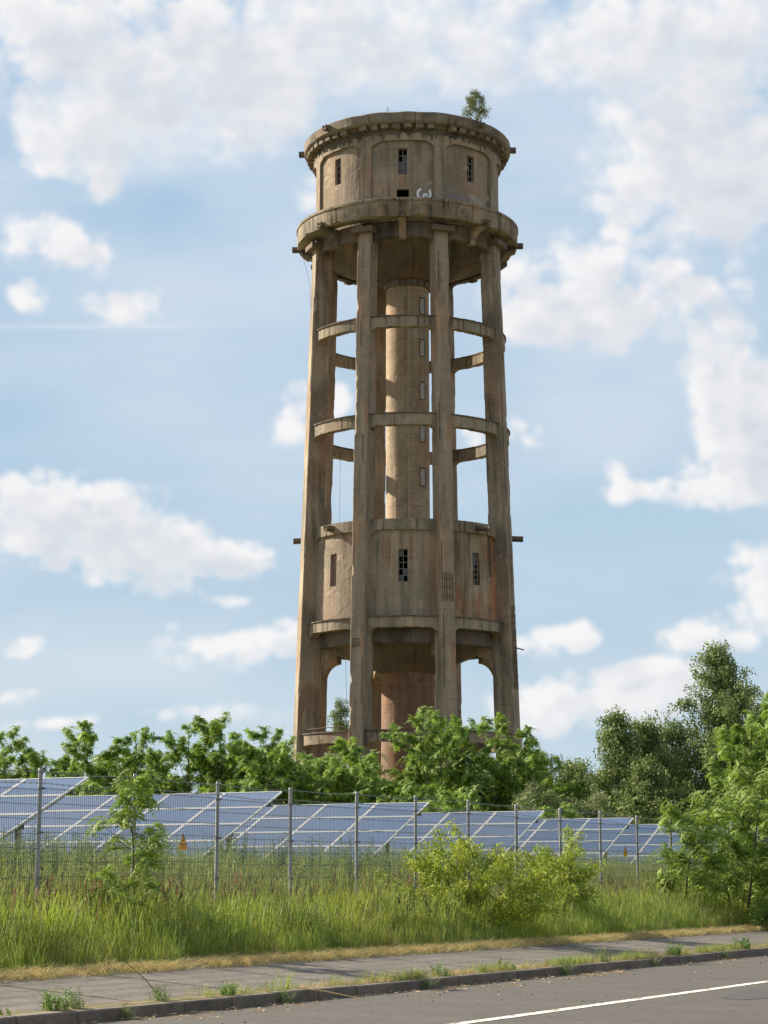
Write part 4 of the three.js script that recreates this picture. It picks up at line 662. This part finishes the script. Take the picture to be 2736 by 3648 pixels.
function weed(seed, h, n, lw, ll, top) { // upright stem with narrow leaves
  const mb = new MB(), r = rng(seed), P = (q) => [q.x, q.y, q.z];
  for (let k = 0; k < 3; k++) {
    const ox = (r() - 0.5) * 0.2, oz = (r() - 0.5) * 0.2, H = h * (0.7 + 0.4 * r()), lx = (r() - 0.5) * 0.15, lz = (r() - 0.5) * 0.15, at = (f) => V(ox + lx * f, H * f, oz + lz * f);
    for (const e of [0, 1.57]) { const c = Math.cos(e) * 0.006, s = Math.sin(e) * 0.006; mb.face([[ox - c, 0, oz - s], [ox + c, 0, oz + s], [ox + lx + c * 0.3, H, oz + lz + s * 0.3], [ox + lx - c * 0.3, H, oz + lz - s * 0.3]]); }
    for (let i = 0; i < n; i++) { const f = 0.1 + 0.9 * (i + r()) / n, a = r() * 6.283, o = at(f), d = V(Math.cos(a), 0.55 - 0.5 * r(), Math.sin(a)).normalize(), L = ll * (0.6 + 0.6 * r()) * (1 - 0.5 * f * top), w = V(-d.z, 0, d.x).normalize().multiplyScalar(lw * 0.5), m = o.clone().addScaledVector(d, L * 0.45), e = o.clone().addScaledVector(d, L); e.y -= L * 0.2; mb.face([P(o), P(m.clone().add(w)), P(e), P(m.clone().sub(w))]); }
  }
  return mb.geo(true);
}
function scatter(name, geo, mat, want, accept, scale, tint, label, seed, zmin = 17, zmax = 80, lift = null) {
  const r = rng(seed), L = []; let tries = 0;
  while (L.length < want && tries++ < want * 60) {
    const Z = Math.sqrt(lerp(zmin * zmin, zmax * zmax, r())), x = (r() * 2 - 1) * (Z * 0.1824 * 1.22 + 2.5), z = -Z, [s, t] = toST(x, z);
    const a = accept(s, t, x, z, Z); if (a > 0 && r() < a) L.push([x, z, s, t]);
  }
  const im = new THREE.InstancedMesh(geo, mat, L.length), M = new THREE.Matrix4(), Q = new THREE.Quaternion(), E = new THREE.Euler();
  L.forEach(([x, z, s, t], i) => { const k = scale(s, t, r); E.set((r() - 0.5) * 0.16, r() * 6.283, (r() - 0.5) * 0.16); Q.setFromEuler(E); const y = lift === null ? gh(x, z) : lift + 0.02; M.compose(V(x, y - 0.02, z), Q, V(k * (0.85 + 0.3 * r()), k, k * (0.85 + 0.3 * r()))); im.setMatrixAt(i, M); im.setColorAt(i, tint(r, x, z)); });
  im.castShadow = im.receiveShadow = true; return add(im, name, { kind: 'stuff', label });
}
const patch = (x, z, f, o) => fb3(x * f + o, 3.3, z * f, 3);
const grassM = leafMat(0.325, 0.42, 0.07, 0.62, 0.7), grassM2 = leafMat(0.29, 0.345, 0.09, 0.6, 0.7), redM = leafMat(0.27, 0.18, 0.10, 0.4, 0.9), greyM = leafMat(0.27, 0.32, 0.14, 0.45, 0.85), strawM = leafMat(0.6, 0.46, 0.22, 0.3, 0.9), mugM = leafMat(0.12, 0.17, 0.08, 0.35, 0.9), brightM = leafMat(0.33, 0.40, 0.05, 0.5, 0.7), whiteM = std({ color: rgb(0.7, 0.7, 0.62) });
const near1 = (k) => (r, x, z) => { const p = patch(x, z, 0.55, 7), t = (0.5 + 0.85 * p) * (0.75 + 0.5 * r()) , w = k * (r() - 0.35) + 0.5 * (patch(x, z, 0.3, 40) - 0.5); return rgb(t * (1 + w * 0.7), t * (1 + w * 0.15), t * (1 - w * 0.4)); };
scatter('tall_grass', tuft(51, 13, 0.62, 0.012, 0.16, 0.28), grassM, 8000, (s, t) => step(15.7, 16.1, t) * step(18.9, 17.8, t), (s, t, r) => (0.5 + 0.8 * r()) * lerp(0.5, 1.15, step(15.7, 17.0, t)), near1(0.5), 'bright green tall grass between path and fence', 61, 17, 75);
scatter('tall_grass', tuft(52, 14, 0.5, 0.009, 0.16, 0.45), grassM2, 3600, (s, t) => step(15.65, 16.0, t) * step(20, 18, t), (s, t, r) => (0.6 + 0.6 * r()) * lerp(0.45, 1, step(15.7, 16.8, t)), near1(0.4), 'darker grass mixed into the verge', 62, 17, 75);
scatter('dry_grass', tuft(61, 9, 0.55, 0.007, 0.2, 0.5), leafMat(0.46, 0.36, 0.17, 0.4, 0.9), 1500, (s, t, x, z) => step(15.6, 16, t) * step(19.5, 18.5, t) * (0.15 + step(0.5, 0.66, patch(x, z, 0.8, 17))), (s, t, r) => (0.5 + 0.6 * r()) * lerp(0.6, 1.1, step(15.7, 17, t)), (r) => { const k = 0.6 + 0.6 * r(); return rgb(k, k * (0.85 + 0.3 * r()), k); }, 'dead yellow-brown blades among the verge grass', 72, 17, 75);
scatter('seed_grass', tuft(53, 7, 0.86, 0.006, 0.16, 0.16, 0.016), redM, 260, (s, t, x, z) => step(16.9, 17.7, t) * step(19.6, 18.6, t) * step(0.40, 0.60, patch(x, z, 0.5, 90)), (s, t, r) => 0.72 + 0.4 * r(), (r) => { const k = 0.6 + 0.6 * r(); return rgb(k, k * (0.85 + 0.3 * r()), k); }, 'reddish brown seed heads of sorrel and grass along the fence', 63, 17, 75);
scatter('seed_grass', tuft(54, 8, 0.8, 0.005, 0.2, 0.25, 0.009), greyM, 9500, (s, t) => (0.3 * step(16, 16.6, t) + 0.7 * step(16.8, 18, t)) * step(40, 24, t), (s, t, r) => (0.85 + 0.5 * r()) , (r) => { const k = 0.7 + 0.5 * r(), w = r(); return rgb(k * (1 + 0.3 * w), k * (1 + 0.15 * w), k * 0.9); }, 'pale grey-green seeding grass behind the fence', 64, 20, 82);
scatter('meadow_weeds', weed(55, 1.25, 30, 0.014, 0.12, 1), greyM, 6500, (s, t) => step(18.3, 19, t) * step(48, 26, t), (s, t, r) => 0.68 + 0.5 * r(), (r, x, z) => { const k = (0.7 + 0.5 * r()) * (0.65 + 0.75 * patch(x, z, 0.4, 2)); return rgb(k, k * 1.04, k); }, 'grey-green tall weeds filling the meadow before the solar tables', 65, 22, 95);
scatter('meadow_weeds', weed(56, 1.3, 40, 0.03, 0.14, 0.8), mugM, 420, (s, t, x, z) => step(19.5, 20.5, t) * step(26.5, 25, t) * step(0.5, 0.66, patch(x, z, 0.25, 30)), (s, t, r) => 0.85 + 0.4 * r(), (r) => { const k = 0.7 + 0.5 * r(); return rgb(k, k, k); }, 'dark bushy mugwort in front of the left solar tables', 66, 22, 80);
scatter('meadow_weeds', weed(57, 0.95, 30, 0.024, 0.16, 0.5), brightM, 46, (s, t, x, z) => step(18.3, 18.6, t) * step(20.4, 19.6, t), (s, t, r) => 0.8 + 0.4 * r(), (r) => { const k = 0.8 + 0.4 * r(); return rgb(k, k, k); }, 'bright yellow-green goldenrod shoots just behind the fence', 67, 22, 60);
scatter('cut_straw', tuft(58, 12, 0.15, 0.007, 0.14, 1.9), strawM, 5400, (s, t, x, z) => step(15.22, 15.34, t) * step(15.85, 15.55, t + (patch(x, z, 1.2, 3) - 0.5) * 0.3), (s, t, r) => 0.55 + 0.6 * r(), (r) => { const k = 0.6 + 0.6 * r(), g = r() < 0.2 ? 0.75 : 1; return rgb(k * g, k, k * 0.9); }, 'dry mown straw along the edge of the path', 68, 17, 70);
scatter('meadow_flowers', (() => { const mb = new MB(), r = rng(5); for (let i = 0; i < 5; i++) { const x = (r() - 0.5) * 0.3, z = (r() - 0.5) * 0.3, y = 0.55 + 0.3 * r(); for (let k = 0; k < 3; k++) { const a = k * 2.1, c = 0.016; mb.face([[x - c * Math.cos(a), y, z - c * Math.sin(a)], [x, y - c, z], [x + c * Math.cos(a), y + 0.004, z + c * Math.sin(a)], [x, y + c, z]]); } } return mb.geo(true); })(), whiteM, 70, (s, t) => step(16.5, 17, t) * step(20, 19, t), (s, t, r) => 0.8 + 0.4 * r(), (r) => (r() < 0.25 ? rgb(0.8, 0.5, 0.08) : rgb(1, 1, 1)), 'small white and yellow meadow flowers', 69, 20, 65);
// grass on the verge above the kerb and litter in the gutter
const kerbMask = (s) => step(20.5, 26, s) * 0.86 + 0.2;
scatter('kerb_grass', tuft(59, 9, 0.2, 0.006, 0.07, 0.6), grassM, 7800, (s, t) => step(13.0, 13.04, t) * step(13.22, 13.12, t) * kerbMask(s) * (0.3 + 1.4 * step(0.38, 0.6, vn3(s * 0.7, 4, 4))), (s, t, r) => 0.3 + 0.75 * r(), (r) => { const k = 0.7 + 0.5 * r(), w = r(); return rgb(k * (0.62 + 0.45 * w), k * (0.75 + 0.15 * w), k); }, 'short grass growing along the top of the kerb', 70, 14, 70, 0.115);
scatter('kerb_grass', tuft(60, 12, 0.14, 0.006, 0.09, 1.6), strawM, 2600, (s, t) => step(13.0, 13.05, t) * step(13.32, 13.18, t) * kerbMask(s), (s, t, r) => 0.35 + 0.6 * r(), (r) => { const k = 0.55 + 0.5 * r(); return rgb(k, k * 0.95, k); }, 'dry brown grass along the top of the kerb', 71, 14, 70, 0.115);
{ // straw and chips lying in the gutter and on the road
  const g = (() => { const mb = new MB(), r = rng(14); for (let i = 0; i < 9; i++) { const x = (r() - 0.5) * 0.3, z = (r() - 0.5) * 0.16, a = r() * 6.283, L = 0.04 + 0.09 * r(), c = Math.cos(a) * L, s = Math.sin(a) * L; mb.face([[x, 0.004, z], [x + c, 0.01 + 0.012 * r(), z + s], [x + c - s * 0.07, 0.012, z + s + c * 0.07], [x - s * 0.07, 0.006, z + c * 0.07]]); } return mb.geo(true); })();
  const r = rng(15), n = 420, im = new THREE.InstancedMesh(g, strawM, n), M = new THREE.Matrix4(), Q = new THREE.Quaternion();
  for (let i = 0; i < n; i++) { let s, v; do { s = 12 + 50 * r(); v = vn3(s * 0.5, 2, 2); } while (r() > step(0.35, 0.65, v) + 0.08); const t = 12.85 - Math.pow(r(), 2.2) * 0.75, q = st(s, t, 0); Q.setFromEuler(new THREE.Euler(0, ROADTURN + (r() - 0.5), 0)); const k = 0.6 + 0.8 * r(); M.compose(V(...q), Q, V(k, k, k)); im.setMatrixAt(i, M); const c = 0.5 + 0.5 * r(); im.setColorAt(i, rgb(c, c * 0.92, c)); }
  add(im, 'gutter_litter', { kind: 'stuff', label: 'dry straw litter in the gutter below the kerb' });
  const pg = new THREE.IcosahedronGeometry(0.012, 0), pi = new THREE.InstancedMesh(pg, std({ color: rgb(0.3, 0.28, 0.25) }), 260);
  for (let i = 0; i < 260; i++) { const q = st(14 + 46 * r(), 12.8 - 4.5 * r() * r(), 0.006), k = 0.4 + 1.1 * r(); Q.setFromEuler(new THREE.Euler(r() * 3, r() * 3, 0)); M.compose(V(...q), Q, V(k, k * 0.7, k)); pi.setMatrixAt(i, M); const c = r() < 0.15 ? 1.9 : 0.2 + 0.7 * r(); pi.setColorAt(i, rgb(c, c, c)); }
  add(pi, 'road_grit', { kind: 'stuff', label: 'loose grit and pebbles on the road' });
}
// single weeds at the kerb
{
  const lush = mergeGeometries([tuft(81, 34, 0.24, 0.017, 0.13, 0.8), weed(86, 0.2, 18, 0.03, 0.09, 0.4)]), fine = mergeGeometries([tuft(82, 50, 0.2, 0.006, 0.12, 1.0), weed(85, 0.2, 30, 0.008, 0.08, 0.4)]), flat = leafSpray(83, 26, 0.16, 0.035, -0.03, 2.6), blade = tuft(84, 22, 0.28, 0.008, 0.08, 0.7);
  const W = [
    [17.95, 13.12, 'lush', 1.15, 'lush green weed clump on the kerb at the left'], [18.3, 13.14, 'fine', 1.1, 'feathery weed right beside the lush clump'], [16.2, 13.12, 'flat', 1.0, 'flat leafy weed at the very left of the kerb'], [16.95, 13.1, 'flat', 0.95, 'flat weed left of the lush clump'],
    [18.8, 12.83, 'fine', 0.8, 'thin dry weed hanging over the kerb face at the left'], [19.9, 13.13, 'fine', 1.0, 'small weed at the foot of the long leaning stalk'], [21.2, 13.08, 'lush', 0.85, 'star-shaped green weed on the kerb edge'], [22.1, 12.84, 'fine', 0.95, 'grey-green weed growing in the gutter'], [22.5, 13.1, 'blade', 1.1, 'grass tussock on the kerb, left of the middle'],
    [25.9, 12.86, 'fine', 1.1, 'feathery weed hanging from the kerb near the middle'], [26.9, 13.12, 'lush', 0.9, 'leafy weed on the kerb in the middle'], [29.0, 13.1, 'flat', 1.2, 'broad-leaved weed on the kerb right of the middle'], [30.7, 12.86, 'fine', 1.15, 'weed in the gutter right of the middle'], [32.8, 13.08, 'fine', 1.3, 'bushy weed on the kerb below the broad wild bush'], [34.6, 12.9, 'fine', 1.2, 'grey-green weed before the kerb, below the leggy bush'],
    [36.3, 13.1, 'lush', 1.15, 'pair of green leaves on the kerb, right of the leggy bush'], [38.4, 12.9, 'fine', 1.3, 'tall weed before the kerb at the right'], [40.2, 13.08, 'lush', 1.3, 'lush weed on the kerb toward the right'], [42.2, 12.92, 'fine', 1.35, 'spreading weed over the kerb at the right'], [44.3, 13.05, 'lush', 1.4, 'green weed on the kerb near the right edge'], [46.6, 12.95, 'fine', 1.5, 'bushy weed at the right edge of the kerb'],
  ];
  const G = { lush: [lush, leafMat(0.15, 0.25, 0.055)], fine: [fine, leafMat(0.2, 0.26, 0.1)], flat: [flat, leafMat(0.15, 0.24, 0.055)], blade: [blade, grassM] }, r = rng(12);
  for (const [s, t, k, sc, label] of W) { const m = new THREE.Mesh(...G[k]); m.castShadow = m.receiveShadow = true; m.position.set(...st(s, t, t > 13 ? 0.115 : 0.0)); m.rotation.y = r() * 6.3; m.scale.setScalar(sc); add(m, 'kerb_weed', { label, category: 'weed', group: 'weeds along the kerb' }); }
  const mb = new MB(), a = V(...st(20.0, 13.14, 0.12)), b = V(...st(19.6, 13.5, 0.62)); tube(mb, [a, a.clone().lerp(b, 0.5).add(V(0.01, 0.02, 0)), b], [0.007, 0.006, 0.003], 5); const m = new THREE.Mesh(mb.geo(false), leaf.stalk); m.castShadow = true; add(m, 'plant_stalk', { label: 'long bare stalk leaning over the path at the left', category: 'stalk' });
  const mb2 = new MB(), c = V(...st(22.6, 13.0, 0.16)), d = V(...st(23.1, 12.35, 0.02)); tube(mb2, [c, c.clone().lerp(d, 0.5).add(V(0, 0.015, 0)), d], [0.006, 0.009, 0.005], 5); const m2 = new THREE.Mesh(mb2.geo(false), strawM); m2.castShadow = true; add(m2, 'dry_stalk', { label: 'pale dry stalk lying over the kerb onto the road', category: 'stalk' });
}
scene.traverse((o) => { if (o.isMesh) { o.castShadow = true; o.receiveShadow = true; } });
renderer.render(scene, camera);
